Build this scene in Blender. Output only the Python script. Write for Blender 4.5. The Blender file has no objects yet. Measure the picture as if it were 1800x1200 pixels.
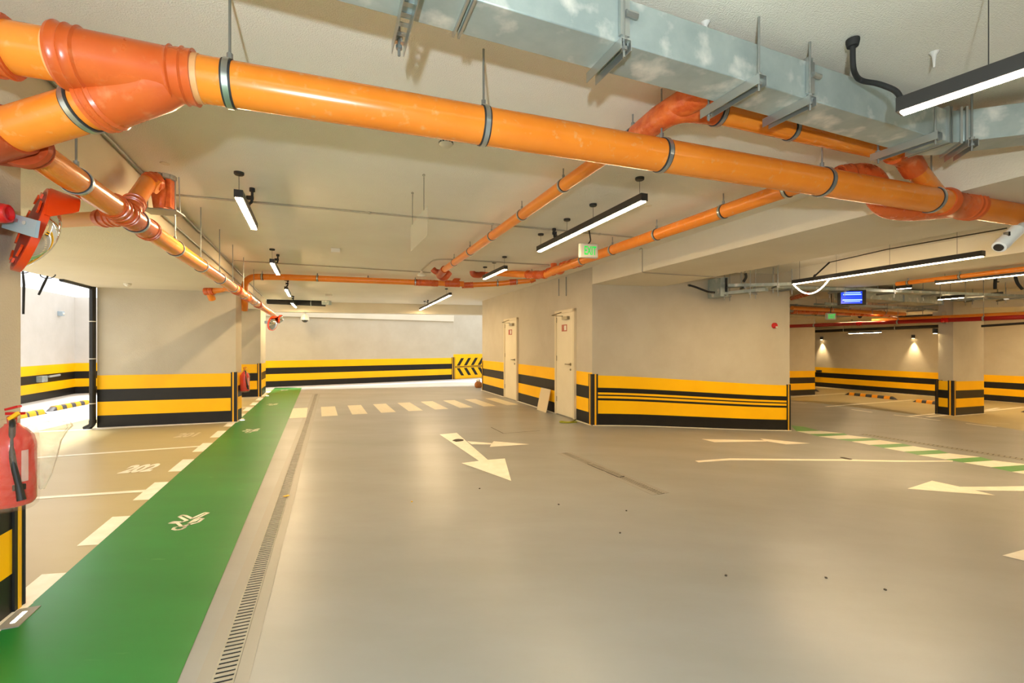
import bpy, bmesh, math, random
from mathutils import Vector, Matrix
random.seed(7)
V = Vector
scn = bpy.context.scene
COL = scn.collection

# ------------------------------------------------------------------ camera
CAMZ = 1.35
cam_d = bpy.data.cameras.new('camera'); cam = bpy.data.objects.new('camera', cam_d); COL.objects.link(cam)
cam.location = (0, 0, CAMZ); cam.rotation_euler = (math.radians(90), 0, 0)
cam_d.sensor_width = 36.0; cam_d.lens = 16.0; cam_d.shift_y = 7/1800.0
cam_d.clip_start = 0.02; cam_d.clip_end = 200
scn.camera = cam
# ------------------------------------------------------------------ sky, exposure
W = bpy.data.worlds.new('world'); scn.world = W; W.use_nodes = True
bg = W.node_tree.nodes['Background']; bg.inputs[0].default_value = (0.97, 0.98, 1.0, 1); bg.inputs[1].default_value = 2.0
scn.view_settings.view_transform = 'Standard'
scn.view_settings.look = 'None'
scn.view_settings.exposure = 0.18
scn.view_settings.gamma = 1.0
scn.view_settings.use_curve_mapping = False
scn.cycles.max_bounces = 10
scn.cycles.diffuse_bounces = 8
scn.cycles.sample_clamp_indirect = 6.0
sun = bpy.data.lights.new('sun', 'SUN'); sun.energy = 8.0; sun.color = (1.0, 0.98, 0.95); sun.angle = math.radians(12)
suno = bpy.data.objects.new('sun', sun); suno.rotation_euler = (math.radians(-8), math.radians(-12), 0); COL.objects.link(suno)
LAMP = 125.0        # emission of the strip diffusers
WARM = (1.0, 0.73, 0.40)
# photographer's flash, a little behind and left of the camera
fl = bpy.data.lights.new('flash', 'POINT'); fl.energy = 270; fl.color = (0.80, 0.93, 1.0); fl.shadow_soft_size = 0.035
flo = bpy.data.objects.new('flash', fl); flo.location = (-0.12, -0.55, 1.47); COL.objects.link(flo)

# ------------------------------------------------------------------ survey: points seen in the photograph -> metres
F = 800.0; CX = 900.0; CY = 607.0
HB0 = [(-60, 0.0), (1.4, 0.0), (5.3, -0.29), (10.5, -0.40), (15.0, -0.49), (60, -0.49)]
def rounded(kn, rad, n=6):
    out = [kn[0]]
    for (a, za), (b, zb), (c, zc) in zip(kn, kn[1:], kn[2:]):
        for i in range(n+1):
            t = i/n; x0, z0 = b-rad, zb-(zb-za)/(b-a)*rad; x1, z1 = b+rad, zb+(zc-zb)/(c-b)*rad
            out.append((x0*(1-t)**2+b*2*t*(1-t)+x1*t*t, z0*(1-t)**2+zb*2*t*(1-t)+z1*t*t))
    return out+[kn[-1]]
HB = rounded(HB0, 1.2)
def h(x):
    """floor height: level aisle, falling gently towards the right-hand bays"""
    for (a, za), (b, zb) in zip(HB, HB[1:]):
        if x <= b: return za + (zb-za)*max(0, (x-a))/(b-a)
    return HB[-1][1]
def g(px, py):
    """point on the floor"""
    lo, hi = 0.3, 60.0
    for _ in range(50):
        m = (lo+hi)/2; x = (px-CX)/F*m; z = CAMZ+(CY-py)/F*m
        if z > h(x): lo = m
        else: hi = m
    return V(((px-CX)/F*lo, lo, h((px-CX)/F*lo)))
def az(px, py, z):
    y = (z-CAMZ)*F/(CY-py); return V(((px-CX)/F*y, y, z))
def ay(px, py, y):
    return V(((px-CX)/F*y, y, CAMZ+(CY-py)/F*y))

# ------------------------------------------------------------------ materials
MATS = {}
def lin(c):
    return tuple(((v/255)/12.92 if v/255 <= 0.04045 else ((v/255+0.055)/1.055)**2.4) for v in c)
def mat(name, rgb, rough=0.6, metal=0.0, rgb2=None, nscale=3.0, ndetail=4, lo=0.35, hi=0.65, bump=0.0, bscale=80, bdist=0.01,
        emit=None, estr=0, coat=0.0, spec=0.5, alpha=1.0, trans=0.0, rvar=0.0, rgb3=None, n3=20, t3=(0.6, 0.75), stretch=None):
    m = bpy.data.materials.new(name); m.use_nodes = True; nt = m.node_tree; N = nt.nodes; L = nt.links
    b = N['Principled BSDF']
    c = lin(rgb)+(1,)
    b.inputs['Base Color'].default_value = c
    b.inputs['Roughness'].default_value = rough; b.inputs['Metallic'].default_value = metal
    b.inputs['Coat Weight'].default_value = coat; b.inputs['Coat Roughness'].default_value = 0.12
    b.inputs['Specular IOR Level'].default_value = spec
    b.inputs['Alpha'].default_value = alpha; b.inputs['Transmission Weight'].default_value = trans
    if emit:
        b.inputs['Emission Color'].default_value = tuple(emit)+(1,); b.inputs['Emission Strength'].default_value = estr
    if rgb2 or bump or rgb3 or rvar:
        tc = N.new('ShaderNodeNewGeometry')
        src = tc.outputs['Position']
        if stretch:
            mp = N.new('ShaderNodeMapping'); mp.inputs['Scale'].default_value = stretch[:3]
            mp.inputs['Rotation'].default_value = (0, 0, stretch[3]); L.new(src, mp.inputs[0]); srcn = mp.outputs[0]
        else: srcn = src
    col = None
    if rgb2:
        n = N.new('ShaderNodeTexNoise'); n.inputs['Scale'].default_value = nscale; n.inputs['Detail'].default_value = ndetail
        n.inputs['Roughness'].default_value = 0.6
        L.new(srcn, n.inputs['Vector'])
        r = N.new('ShaderNodeValToRGB'); r.color_ramp.elements[0].position = lo; r.color_ramp.elements[1].position = hi
        r.color_ramp.elements[0].color = c; r.color_ramp.elements[1].color = lin(rgb2)+(1,)
        L.new(n.outputs['Fac'], r.inputs[0]); col = r.outputs[0]
        L.new(col, b.inputs['Base Color'])
        if rvar:
            mr = N.new('ShaderNodeMapRange'); mr.inputs['To Min'].default_value = max(0.02, rough-rvar); mr.inputs['To Max'].default_value = rough+rvar
            L.new(n.outputs['Fac'], mr.inputs['Value']); L.new(mr.outputs[0], b.inputs['Roughness'])
    if rgb3:
        n = N.new('ShaderNodeTexNoise'); n.inputs['Scale'].default_value = n3; n.inputs['Detail'].default_value = 6
        L.new(srcn, n.inputs['Vector'])
        r = N.new('ShaderNodeMapRange'); r.inputs['From Min'].default_value = t3[0]; r.inputs['From Max'].default_value = t3[1]
        L.new(n.outputs['Fac'], r.inputs['Value'])
        mx = N.new('ShaderNodeMix'); mx.data_type = 'RGBA'
        L.new(r.outputs[0], mx.inputs['Factor'])
        if col: L.new(col, mx.inputs[6])
        else: mx.inputs[6].default_value = c
        mx.inputs[7].default_value = lin(rgb3)+(1,)
        L.new(mx.outputs[2], b.inputs['Base Color'])
    if bump:
        n = N.new('ShaderNodeTexNoise'); n.inputs['Scale'].default_value = bscale; n.inputs['Detail'].default_value = 3
        L.new(src, n.inputs['Vector'])
        bp = N.new('ShaderNodeBump'); bp.inputs['Strength'].default_value = bump; bp.inputs['Distance'].default_value = bdist
        L.new(n.outputs['Fac'], bp.inputs['Height']); L.new(bp.outputs[0], b.inputs['Normal'])
    MATS[name] = m; return m
M = MATS
mat('plaster_ceiling', (232, 227, 213), 0.9, rgb2=(227, 221, 206), nscale=1.2, bump=0.5, bscale=150, bdist=0.010)
mat('plaster_wall', (194, 185, 166), 0.85, rgb2=(186, 176, 156), nscale=1.6, bump=0.35, bscale=90, bdist=0.008)
mat('plaster_beam', (220, 211, 190), 0.85, rgb2=(214, 204, 182), nscale=1.1, bump=0.3, bscale=80, bdist=0.008)
mat('plaster_court', (205, 200, 193), 0.85, rgb2=(198, 193, 185), nscale=2, bump=0.2)
mat('floor_epoxy', (147, 147, 143), 0.36, spec=0.42, rgb2=(139, 138, 131), nscale=0.9, ndetail=8, bump=0.04, bscale=14, bdist=0.004, rvar=0.06, stretch=(0.6, 1.6, 1, 0.4))
mat('bay_paint', (178, 164, 122), 0.34, rgb2=(172, 157, 112), nscale=1.0, ndetail=7, bump=0.03, bscale=14, bdist=0.003, rvar=0.012, stretch=(0.7, 1.8, 1, 0.4))
mat('court_floor', (205, 205, 203), 0.5, rgb2=(195, 195, 193))
mat('green_paint', (18, 114, 46), 0.32, rgb2=(28, 124, 52), nscale=1.3, ndetail=7, bump=0.04, bscale=14, bdist=0.004, rgb3=(86, 150, 82), n3=5, t3=(0.66, 0.82), stretch=(0.6, 2.0, 1, 0.4))
mat('green_strip', (76, 150, 74), 0.35, rgb2=(96, 160, 84), nscale=4)
mat('white_paint', (246, 240, 224), 0.38, rgb2=(236, 228, 208), nscale=9, ndetail=6)
mat('faded_paint', (216, 207, 180), 0.4, rgb2=(206, 196, 166), nscale=15)
mat('yellow_paint', (255, 194, 0), 0.45, spec=0.3, rgb2=(250, 187, 0), nscale=2)
mat('black_paint', (22, 20, 18), 0.42, rgb2=(28, 26, 23), nscale=6, spec=0.35)
mat('black_rubber', (22, 21, 20), 0.55)
mat('black_metal', (38, 36, 34), 0.45)
mat('guard_yellow', (238, 176, 20), 0.4)
mat('pipe_orange', (236, 138, 46), 0.22, rgb2=(230, 128, 36), nscale=3, rgb3=(226, 160, 96), n3=26, t3=(0.60, 0.80), spec=0.5, rvar=0.05)
mat('pipe_far', (234, 138, 42), 0.3, rgb2=(228, 128, 34), nscale=3, rgb3=(226, 160, 96), n3=18, t3=(0.58, 0.8))
mat('fitting', (208, 98, 42), 0.28, rgb2=(199, 86, 34), nscale=5, rgb3=(214, 130, 84), n3=16, t3=(0.60, 0.78), rvar=0.06)
mat('fitting_dark', (158, 62, 28), 0.3, rgb2=(176, 74, 32), nscale=6, rgb3=(200, 130, 100), n3=18, t3=(0.62, 0.8))
mat('seal', (226, 164, 104), 0.5)
mat('galv', (150, 162, 160), 0.42, metal=0.35, rgb2=(172, 182, 178), nscale=5, ndetail=6, rgb3=(222, 220, 212), n3=8, t3=(0.54, 0.72), rvar=0.08)
mat('galv_rod', (150, 152, 148), 0.4, metal=0.7)
mat('steel', (186, 190, 188), 0.3, metal=0.85)
mat('steel_rubber', (40, 40, 40), 0.6)
mat('conduit', (168, 158, 138), 0.6)
mat('white_plastic', (226, 220, 205), 0.4)
mat('cctv_white', (235, 235, 230), 0.35)
mat('dome_black', (25, 25, 28), 0.1, coat=0.6)
mat('door_paint', (228, 216, 186), 0.4, rgb2=(222, 209, 178), nscale=2)
mat('door_frame', (214, 200, 168), 0.45)
mat('brass', (150, 140, 115), 0.3, metal=0.8)
mat('red_steel', (205, 8, 12), 0.25, coat=0.4)
mat('red_pipe', (150, 16, 10), 0.3)
mat('red_alarm', (196, 10, 20), 0.3, coat=0.3)
mat('mirror_frame', (224, 66, 16), 0.3, coat=0.2)
mat('mirror_back', (150, 40, 20), 0.4)
mat('mirror_face', (225, 232, 238), 0.03, metal=1.0)
mat('bracket', (160, 176, 188), 0.4, metal=0.2)
mat('black_pipe', (26, 25, 24), 0.35)
mat('stopper', (58, 57, 58), 0.6)
mat('stop_yellow', (240, 160, 30), 0.5)
mat('grate', (160, 154, 138), 0.5, rgb2=(146, 140, 124), nscale=12)
mat('drain_shade', (14, 13, 12), 0.8)
mat('drain_edge', (146, 142, 132), 0.45)
mat('exit_green', (10, 120, 30), 0.4, emit=(0.02, 0.75, 0.10), estr=0.8)
mat('sign_white', (205, 200, 186), 0.45)
mat('screen_blue', (10, 30, 140), 0.2, emit=(0.02, 0.07, 0.75), estr=1.0)
mat('screen_line', (150, 190, 255), 0.2, emit=(0.35, 0.6, 1.0), estr=1.6)
mat('diffuser', (255, 240, 215), 0.5, emit=WARM, estr=LAMP)
mat('diffuser_lane', (255, 240, 215), 0.5, emit=WARM, estr=LAMP*1.35)
mat('diffuser_walk', (255, 240, 215), 0.5, emit=WARM, estr=LAMP*2.0)
mat('diffuser_near', (255, 240, 215), 0.5, emit=(1.0, .80, .56), estr=LAMP*.42)
mat('diffuser_dim', (255, 240, 215), 0.5, emit=(1.0, 0.78, 0.6), estr=LAMP*0.35)
mat('diffuser_cool', (245, 245, 240), 0.5, emit=(1.0, 0.92, 0.80), estr=LAMP*0.16)
mat('inground_led', (255, 250, 235), 0.3, emit=(1, 0.93, 0.78), estr=4)
mat('spot_led', (255, 240, 200), 0.3, emit=(1, 0.75, 0.4), estr=20)
mat('brown_sack', (168, 104, 44), 0.8, rgb2=(140, 84, 36), nscale=20)
mat('board', (214, 196, 158), 0.6)
mat('cable_green', (150, 150, 30), 0.5)
mat('leaf_yellow', (236, 180, 20), 0.6)
mat('insulation', (34, 33, 32), 0.8)
mat('concrete_raw', (158, 150, 134), 0.9, rgb2=(140, 132, 116), nscale=10, bump=0.6, bscale=40)
mat('orange_wrap', (200, 84, 38), 0.25, rgb2=(220, 110, 50), nscale=18, bump=0.5, bscale=30)
m = mat('plastic_bag', (240, 200, 170), 0.15, bump=1.0, bscale=28, bdist=0.04, alpha=0.13, spec=0.7)
mat('bag_thick', (232, 214, 184), 0.3, bump=0.9, bscale=22, bdist=0.03, alpha=0.30)
m = mat('clear_panel', (206, 205, 190), 0.1, alpha=0.22)
mat('extinguisher_label', (214, 170, 160), 0.5)
mat('glass_dome', (210, 206, 190), 0.1, alpha=0.4)
mat('spot_dark', (70, 62, 50), 0.8)

# ------------------------------------------------------------------ mesh building
class MB:
    def __init__(s): s.v = []; s.f = []; s.sm = []
    def add(s, vs, fs, smooth=False):
        o = len(s.v); s.v += [V(p) for p in vs]; s.f += [tuple(i+o for i in f) for f in fs]; s.sm += [smooth]*len(fs); return s
    def box(s, c, size, R=None):
        c = V(c); x, y, z = [k/2 for k in size]
        vs = [V((a*x, b*y, d*z)) for d in (-1, 1) for b in (-1, 1) for a in (-1, 1)]
        if R is not None: vs = [R @ p for p in vs]
        return s.add([c+p for p in vs], [(0, 2, 3, 1), (4, 5, 7, 6), (0, 1, 5, 4), (2, 6, 7, 3), (0, 4, 6, 2), (1, 3, 7, 5)])
    def prism(s, poly, z0, z1, follow=False):
        """vertical prism over a ground polygon; z0 may follow the floor"""
        a = sum(poly[i][0]*poly[(i+1) % len(poly)][1]-poly[(i+1) % len(poly)][0]*poly[i][1] for i in range(len(poly)))
        if a < 0: poly = poly[::-1]
        n = len(poly)
        lo = [V((p[0], p[1], (h(p[0])+z0) if follow else z0)) for p in poly]
        hi = [V((p[0], p[1], (h(p[0])+z1) if follow == 2 else z1)) for p in poly]
        return s.add(lo+hi, [tuple(range(n))[::-1], tuple(range(n, 2*n))]+[(i, (i+1) % n, n+(i+1) % n, n+i) for i in range(n)])
    def tube(s, pts, r, n=20, caps=True, smooth=True):
        pts = [V(p) for p in pts]; rs = r if isinstance(r, (list, tuple)) else [r]*len(pts)
        T = []
        for i in range(len(pts)):
            a = pts[max(0, i-1)]; b = pts[min(len(pts)-1, i+1)]
            if i == 0 or i == len(pts)-1: T.append((b-a).normalized())
            else: T.append(((pts[i]-a).normalized()+(b-pts[i]).normalized()).normalized())
        up = V((0, 0, 1)) if abs(T[0].z) < 0.9 else V((1, 0, 0))
        u = T[0].cross(up).normalized(); rings = []
        for i, p in enumerate(pts):
            u = (u-T[i]*u.dot(T[i])).normalized(); w = T[i].cross(u)
            rings.append([p+(u*math.cos(2*math.pi*k/n)+w*math.sin(2*math.pi*k/n))*rs[i] for k in range(n)])
        vs = [q for ring in rings for q in ring]
        fs = [(i*n+k, i*n+(k+1) % n, (i+1)*n+(k+1) % n, (i+1)*n+k) for i in range(len(pts)-1) for k in range(n)]
        s.add(vs, fs, smooth)
        if caps:
            s.add(rings[0], [tuple(range(n))[::-1]]); s.add(rings[-1], [tuple(range(n))])
        return s
    def lathe(s, p, d, prof, n=24, smooth=True):
        """revolve (t, r) profile about axis d from p"""
        d = V(d).normalized(); pts = [V(p)+d*t for t, _ in prof]
        up = V((0, 0, 1)) if abs(d.z) < 0.9 else V((1, 0, 0)); u = d.cross(up).normalized(); w = d.cross(u)
        vs = [c+(u*math.cos(2*math.pi*k/n)+w*math.sin(2*math.pi*k/n))*max(r, 1e-4) for c, (_, r) in zip(pts, prof) for k in range(n)]
        m_ = len(prof)
        fs = [(i*n+k, i*n+(k+1) % n, (i+1)*n+(k+1) % n, (i+1)*n+k) for i in range(m_-1) for k in range(n)]
        fs += [tuple(range(n))[::-1], tuple(range((m_-1)*n, m_*n))]
        return s.add(vs, fs, smooth)

ORG = {}
def obj(name, mb, m, parent=None, origin=None, bevel=0):
    if parent is not None: o0 = ORG[parent.name]
    elif origin is not None: o0 = V(origin)
    else:
        n = len(mb.v); o0 = V((sum(p.x for p in mb.v)/n, sum(p.y for p in mb.v)/n, min(p.z for p in mb.v)))
    me = bpy.data.meshes.new(name); me.from_pydata([p-o0 for p in mb.v], [], mb.f)
    me.polygons.foreach_set('use_smooth', mb.sm); me.update()
    me.materials.append(M[m])
    bm = bmesh.new(); bm.from_mesh(me); bmesh.ops.recalc_face_normals(bm, faces=bm.faces)
    bm.to_mesh(me); bm.free()
    try: me.set_sharp_from_angle(angle=math.radians(38))
    except Exception: pass
    o = bpy.data.objects.new(name, me); COL.objects.link(o)
    if parent is not None: o.parent = parent
    else: o.location = o0
    ORG[o.name] = o0
    if bevel:
        md = o.modifiers.new('bevel', 'BEVEL'); md.width = bevel; md.segments = 2; md.limit_method = 'ANGLE'
    return o
def tag(o, label, cat, group=None, kind=None):
    if label: o['label'] = label
    if cat: o['category'] = cat
    if group: o['group'] = group
    if kind: o['kind'] = kind
    return o
def thing(name, loc, label, cat, group=None):
    o = bpy.data.objects.new(name, None); o.empty_display_size = 0.1; COL.objects.link(o); o.location = loc
    ORG[o.name] = V(loc); return tag(o, label, cat, group)
def struct(name, mb, m, parent=None, label=None):
    o = obj(name, mb, m, parent)
    if parent is None: o['kind'] = 'structure'
    if label: o['label'] = label
    return o
def fillet(pts, rad, k=6):
    pts = [V(p) for p in pts]; out = [pts[0]]
    for i in range(1, len(pts)-1):
        a, b, c = pts[i-1], pts[i], pts[i+1]
        d1 = (a-b); d2 = (c-b); r = min(rad, d1.length*0.48, d2.length*0.48)
        p = b+d1.normalized()*r; q = b+d2.normalized()*r
        for j in range(k+1):
            t = j/k; out.append(p*(1-t)**2+b*2*t*(1-t)+q*t*t)
    out.append(pts[-1]); return out
def drape(name, polys, m, parent, eps=0.003):
    """flat paint on the sloping floor"""
    bm = bmesh.new()
    for poly in polys:
        vs = [bm.verts.new((p[0], p[1], 0)) for p in poly]
        f = bm.faces.new(vs)
    bmesh.ops.triangulate(bm, faces=bm.faces)
    for x, _ in HB[1:-1]:
        bmesh.ops.bisect_plane(bm, geom=bm.verts[:]+bm.edges[:]+bm.faces[:], plane_co=(x, 0, 0), plane_no=(1, 0, 0))
    for v in bm.verts: v.co.z = h(v.co.x)+eps
    for f in bm.faces:
        if f.normal.z < 0: f.normal_flip()
    o0 = ORG[parent.name] if parent else V((0, 0, 0))
    for v in bm.verts: v.co -= o0
    for f in bm.faces: f.smooth = True
    me = bpy.data.meshes.new(name); bm.to_mesh(me); bm.free(); me.materials.append(M[m])
    o = bpy.data.objects.new(name, me); COL.objects.link(o)
    if parent: o.parent = parent
    ORG[o.name] = o0
    return o
def gp(*pts): return [g(*p) for p in pts]
CE = 2.70                                     # main ceiling
BX = lambda y: -1.324-0.4425*y                # face of the dropped slab on the left
EL = V((0.942, 0.334, 0)); EB = V((-0.372, 0.928, 0)).normalized()

# ------------------------------------------------------------------ SETTING: floor
xs = [-16]+[x for x, _ in HB[1:-1]]+[24]
mb = MB()
for a, b in zip(xs, xs[1:]):
    mb.add([(a, -7, h(a)), (b, -7, h(b)), (b, 26, h(b)), (a, 26, h(a)), (a, -7, h(a)-0.3), (b, -7, h(b)-0.3), (b, 26, h(b)-0.3), (a, 26, h(a)-0.3)],
           [(0, 1, 2, 3), (7, 6, 5, 4), (0, 4, 5, 1), (2, 6, 7, 3)])
mb.sm = [True]*len(mb.f)
floor = struct('floor', mb, 'floor_epoxy', label='glossy grey beige epoxy garage floor')
GLx = lambda y: -1.52-0.416*y
GRx = lambda y: -0.57-0.4225*y
# painted bays left of the walkway, open court beyond
drape('bay_floor', [[(GLx(-6), -6), (GLx(14), 14), (-9.2, 14), (-4.2, -6)]], 'bay_paint', floor, 0.0015)
drape('court_floor', [[(-4.15-.36*-6, -6), (-9.2, 14), (-7.3, 15.5), (-13, 15.5), (-13, -6)]], 'court_floor', floor, 0.0012)
drape('court_floor', [[g(468, 684), g(797, 671), g(850, 673), (-1.2, 20), (-9.5, 15)]], 'court_floor', floor, 0.0012)
drape('green_walkway', [[(GRx(-5), -5), (GRx(14.5), 14.5), (GLx(14.5), 14.5), (GLx(-5), -5)]], 'green_paint', floor, 0.003)
# right-hand bays
drape('bay_floor', [[g(1392, 703), g(1500, 708), g(1650, 733), g(1800, 757), (22, 9), (14, 24), (10.2, 18)]], 'bay_paint', floor, 0.0015)
# walkway edge dashes
for n in range(-2, 13):
    y0 = 2.18+0.90*n; y1 = y0+0.52
    drape('edge_dash', [[(GLx(y0), y0), (GLx(y1), y1), (GLx(y1)-0.125, y1-.02), (GLx(y0)-0.125, y0-.02)]], 'white_paint', floor, 0.0032)
# bay lines
def line(p, q, w, m='white_paint', name='bay_line'):
    p = V((p[0], p[1], 0)); q = V((q[0], q[1], 0)); d = (q-p).normalized(); n = V((-d.y, d.x, 0))*w/2
    return drape(name, [[p+n, q+n, q-n, p-n]], m, floor, 0.0036)
line(g(-200, 893), g(268, 862), 0.07); line(g(-60, 813), g(352, 784.5), 0.07); line(g(30, 761), g(418, 742), 0.08)
line(g(425, 701), g(462, 699), 0.08); line(g(426, 716), g(446, 715), 0.07)
# zebra crossing
for i in range(9):
    b = V((-4.12+0.50*i, 8.42+0.232*i, 0)); ax = V((-0.43, 1.0, 0)).normalized()*1.45; wv = V((0.27, 0.10, 0))
    drape('zebra_stripe', [[b, b+wv, b+wv+ax, b+ax]], 'white_paint' if i < 0 else 'faded_paint', floor, 0.003)
# walking person pictograms
def icon(off):
    sc = lambda p: g(280+p[0]/15.0, 880+p[1]/15.0)
    head = [(360, 760), (400, 718), (500, 690), (600, 678), (690, 692), (650, 732), (560, 768), (450, 782), (360, 760)]
    body = [(560, 665), (480, 600), (280, 600), (360, 565), (600, 570), (725, 528), (530, 430), (600, 392), (690, 400), (860, 480), (1200, 325),
            (1285, 335), (1180, 385), (950, 495), (790, 602), (920, 560), (1060, 478), (1150, 485), (1020, 580), (800, 640), (600, 682)]
    polys = []
    for st in (head, body):
        P = [sc(p)+off for p in st]
        for a, b in zip(P, P[1:]):
            d = (b-a); d.z = 0; d.normalize(); n = V((-d.y, d.x, 0))*0.011; a2 = a-d*0.006; b2 = b+d*0.006
            polys.append([a2+n, b2+n, b2-n, a2-n])
    o = drape('walking_figure_marking', polys, 'white_paint', floor, 0.0045)
for k, y in enumerate((0, 3.7, 6.9, 10.2)): icon(V((-0.4205*y-(0.08 if k else 0), y, 0)))
# bay numbers
def flat_text(txt, p, size, ang, shear, m, parent, eps=0.0045, sx=1.0):
    cu = bpy.data.curves.new('t', 'FONT'); cu.body = txt; cu.size = size; cu.align_x = 'CENTER'; cu.offset = .02
    to = bpy.data.objects.new('t', cu); me = bpy.data.meshes.new_from_object(to)
    R = Matrix.Rotation(ang, 3, 'Z'); o0 = ORG[parent.name]
    for v in me.vertices:
        q = V((v.co.x*sx+shear*v.co.y, v.co.y, 0)); q = R @ q; w = V(p)+q; w.z = h(w.x)+eps; v.co = w-o0
    me.materials.clear(); me.materials.append(M[m]); o = bpy.data.objects.new('bay_number', me); COL.objects.link(o); o.parent = parent
    bpy.data.objects.remove(to); return o
flat_text('202', g(236, 830), 0.46, 0.32, 0.0, 'white_paint', floor, sx=0.42)
flat_text('201', g(325, 768), 0.46, 0.32, 0.0, 'faded_paint', floor, sx=0.42)
# lane arrows
def arrow(polys, m='white_paint'): return drape('lane_arrow', polys, m, floor, 0.0035)
arrow([gp((772.8, 763.6), (802.8, 760.8), (857.5, 808.3), (842, 810.3)), gp((811, 814), (857.5, 808.3), (887.5, 806), (898.6, 845.5)),
       ])
arrow([gp((821, 775.5), (864, 778.8), (864, 781.2), (829, 781)), gp((868, 775.6), (930.6, 781), (861, 785.6), (863.9, 780))])
arrow([gp((1233, 771.7), (1353, 774), (1346.7, 776), (1256, 777.3)), gp((1336, 770.7), (1425, 779.3), (1381.7, 781), (1346, 775.3))])
arrow([gp((1595, 859), (1638, 845), (1694, 857), (1750, 870.7)), gp((1683, 855.5), (2000, 848), (2000, 862), (1705, 861.7))])
arrow([gp((1761.7, 976.7), (1830, 958), (1880, 1005)), gp((1815, 975), (2000, 978), (2000, 990), (1835, 990))])
drape('lane_line', [gp((1221.7, 810), (1283, 805.7), (1367, 806.5), (1483, 807.2), (1675, 809.3), (1675, 811.4), (1483, 809.8), (1367, 809.3), (1283, 809), (1228, 812.9))], 'white_paint', floor, 0.0035)
# green and white striped crossing strip
Z1 = lambda x, y: (1200+x/3, 720+y/3)
greens = [[(570, 83), (640, 90), (725, 112), (600, 114)], [(670, 128), (850, 124), (872, 134), (715, 141)], [(815, 155), (1000, 150), (1040, 160), (890, 168)],
          [(985, 186), (1160, 179), (1215, 192), (1060, 202)], [(1165, 221), (1350, 213), (1405, 230), (1240, 239)], [(1385, 262), (1570, 250), (1640, 268), (1480, 279)], [(1625, 304), (1830, 290), (1900, 312), (1735, 328)]]
for i, q in enumerate(greens):
    drape('green_stripe', [[g(*Z1(*p)) for p in q]], 'green_strip', floor, 0.0035)
    if i:
        a = greens[i-1]; b = q
        drape('white_stripe', [[g(*Z1(*p)) for p in (a[3], a[2], b[1], b[0])]], 'white_paint', floor, 0.0035)
a = greens[-1]
drape('white_stripe', [[g(*Z1(*p)) for p in (a[3], a[2], (2100, 335), (1900, 356))]], 'white_paint', floor, 0.0035)
# lines of the right-hand bays
for (p, q, w) in (((1390, 698), (1486, 691), .1), ((1452, 714.5), (1604, 702.8), .1), ((1595, 732), (1652, 726.5), .1), ((1630, 733), (1800, 715), .1), ((1732, 721), (1755, 717), .1),
                  ((1571, 729), (1653, 739), .08), ((1497, 719.5), (1533, 724.5), .08), ((1390, 707), (1418, 708.5), .08), ((1698, 744), (1752, 750.5), .08), ((1735, 743), (1775, 745), .05)):
    line(g(*p), g(*q), w, 'white_paint' if w > .06 else 'faded_paint')
# manhole joint
for p, q in (((863, 751), (885, 762)), ((885, 762), (949, 757))): line(g(*p), g(*q), 0.012, 'spot_dark', 'joint_line')
# little dirt patches on the floor
for (px, py, s) in ((805, 774, .10), (1487, 806, .08)):
    c = g(px, py); drape('dirt_patch', [[c+V((math.cos(t)*s*(.7+.3*random.random()), math.sin(t)*s*1.1*(.7+.3*random.random()), 0)) for t in [k*.57 for k in range(11)]]], 'spot_dark', floor, 0.005)

# ------------------------------------------------------------------ SETTING: ceilings
mb = MB(); mb.prism([(BX(-7), -7), (24, -7), (24, 26), (13, 26), (6, 20.0), (-0.5, 15.55), (-7.7, 13.9)], CE, CE+0.35)
struct('ceiling', mb, 'plaster_ceiling', label='rough grey plaster ceiling')
mb = MB(); mb.prism([(BX(-7), -7), (BX(12.6), 12.6), (-8.6, 12.2), (-4.06-.371*-7, -7)], 2.30, CE+0.349)
struct('ceiling_left', mb, 'plaster_beam', label='lower slab over the left parking bays')
# beams
def prism_struct(name, poly, z0, z1, m='plaster_beam', label=None, follow=False):
    mb = MB(); mb.prism(poly, z0, z1, follow); return struct(name, mb, m, label=label)
prism_struct('beam', [(1.35, 7.92), (4.45, -0.8), (6.0, -0.8), (2.58, 8.35)], 2.40, CE+.01, label='wide dropped beam running above the right wall')
prism_struct('beam', [(5.02, 7.7), (6.6, 3.1), (8.9, 3.1), (6.35, 8.6), (5.0, 8.9)], 2.42, CE+.01, label='second dropped beam over the right lane')
prism_struct('beam', [(-7.60, 13.81), (-0.6, 15.45), (-0.75, 15.85), (-7.8, 14.15)], 2.385, CE+.02, label='dropped beam at the far end of the aisle')
prism_struct('ceiling_right', [(8.3, 13.6), (21, 7.0), (24, 9), (24, 26), (9, 26)], 2.32, CE+.01, label='lower soffit before the far right wall')

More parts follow.
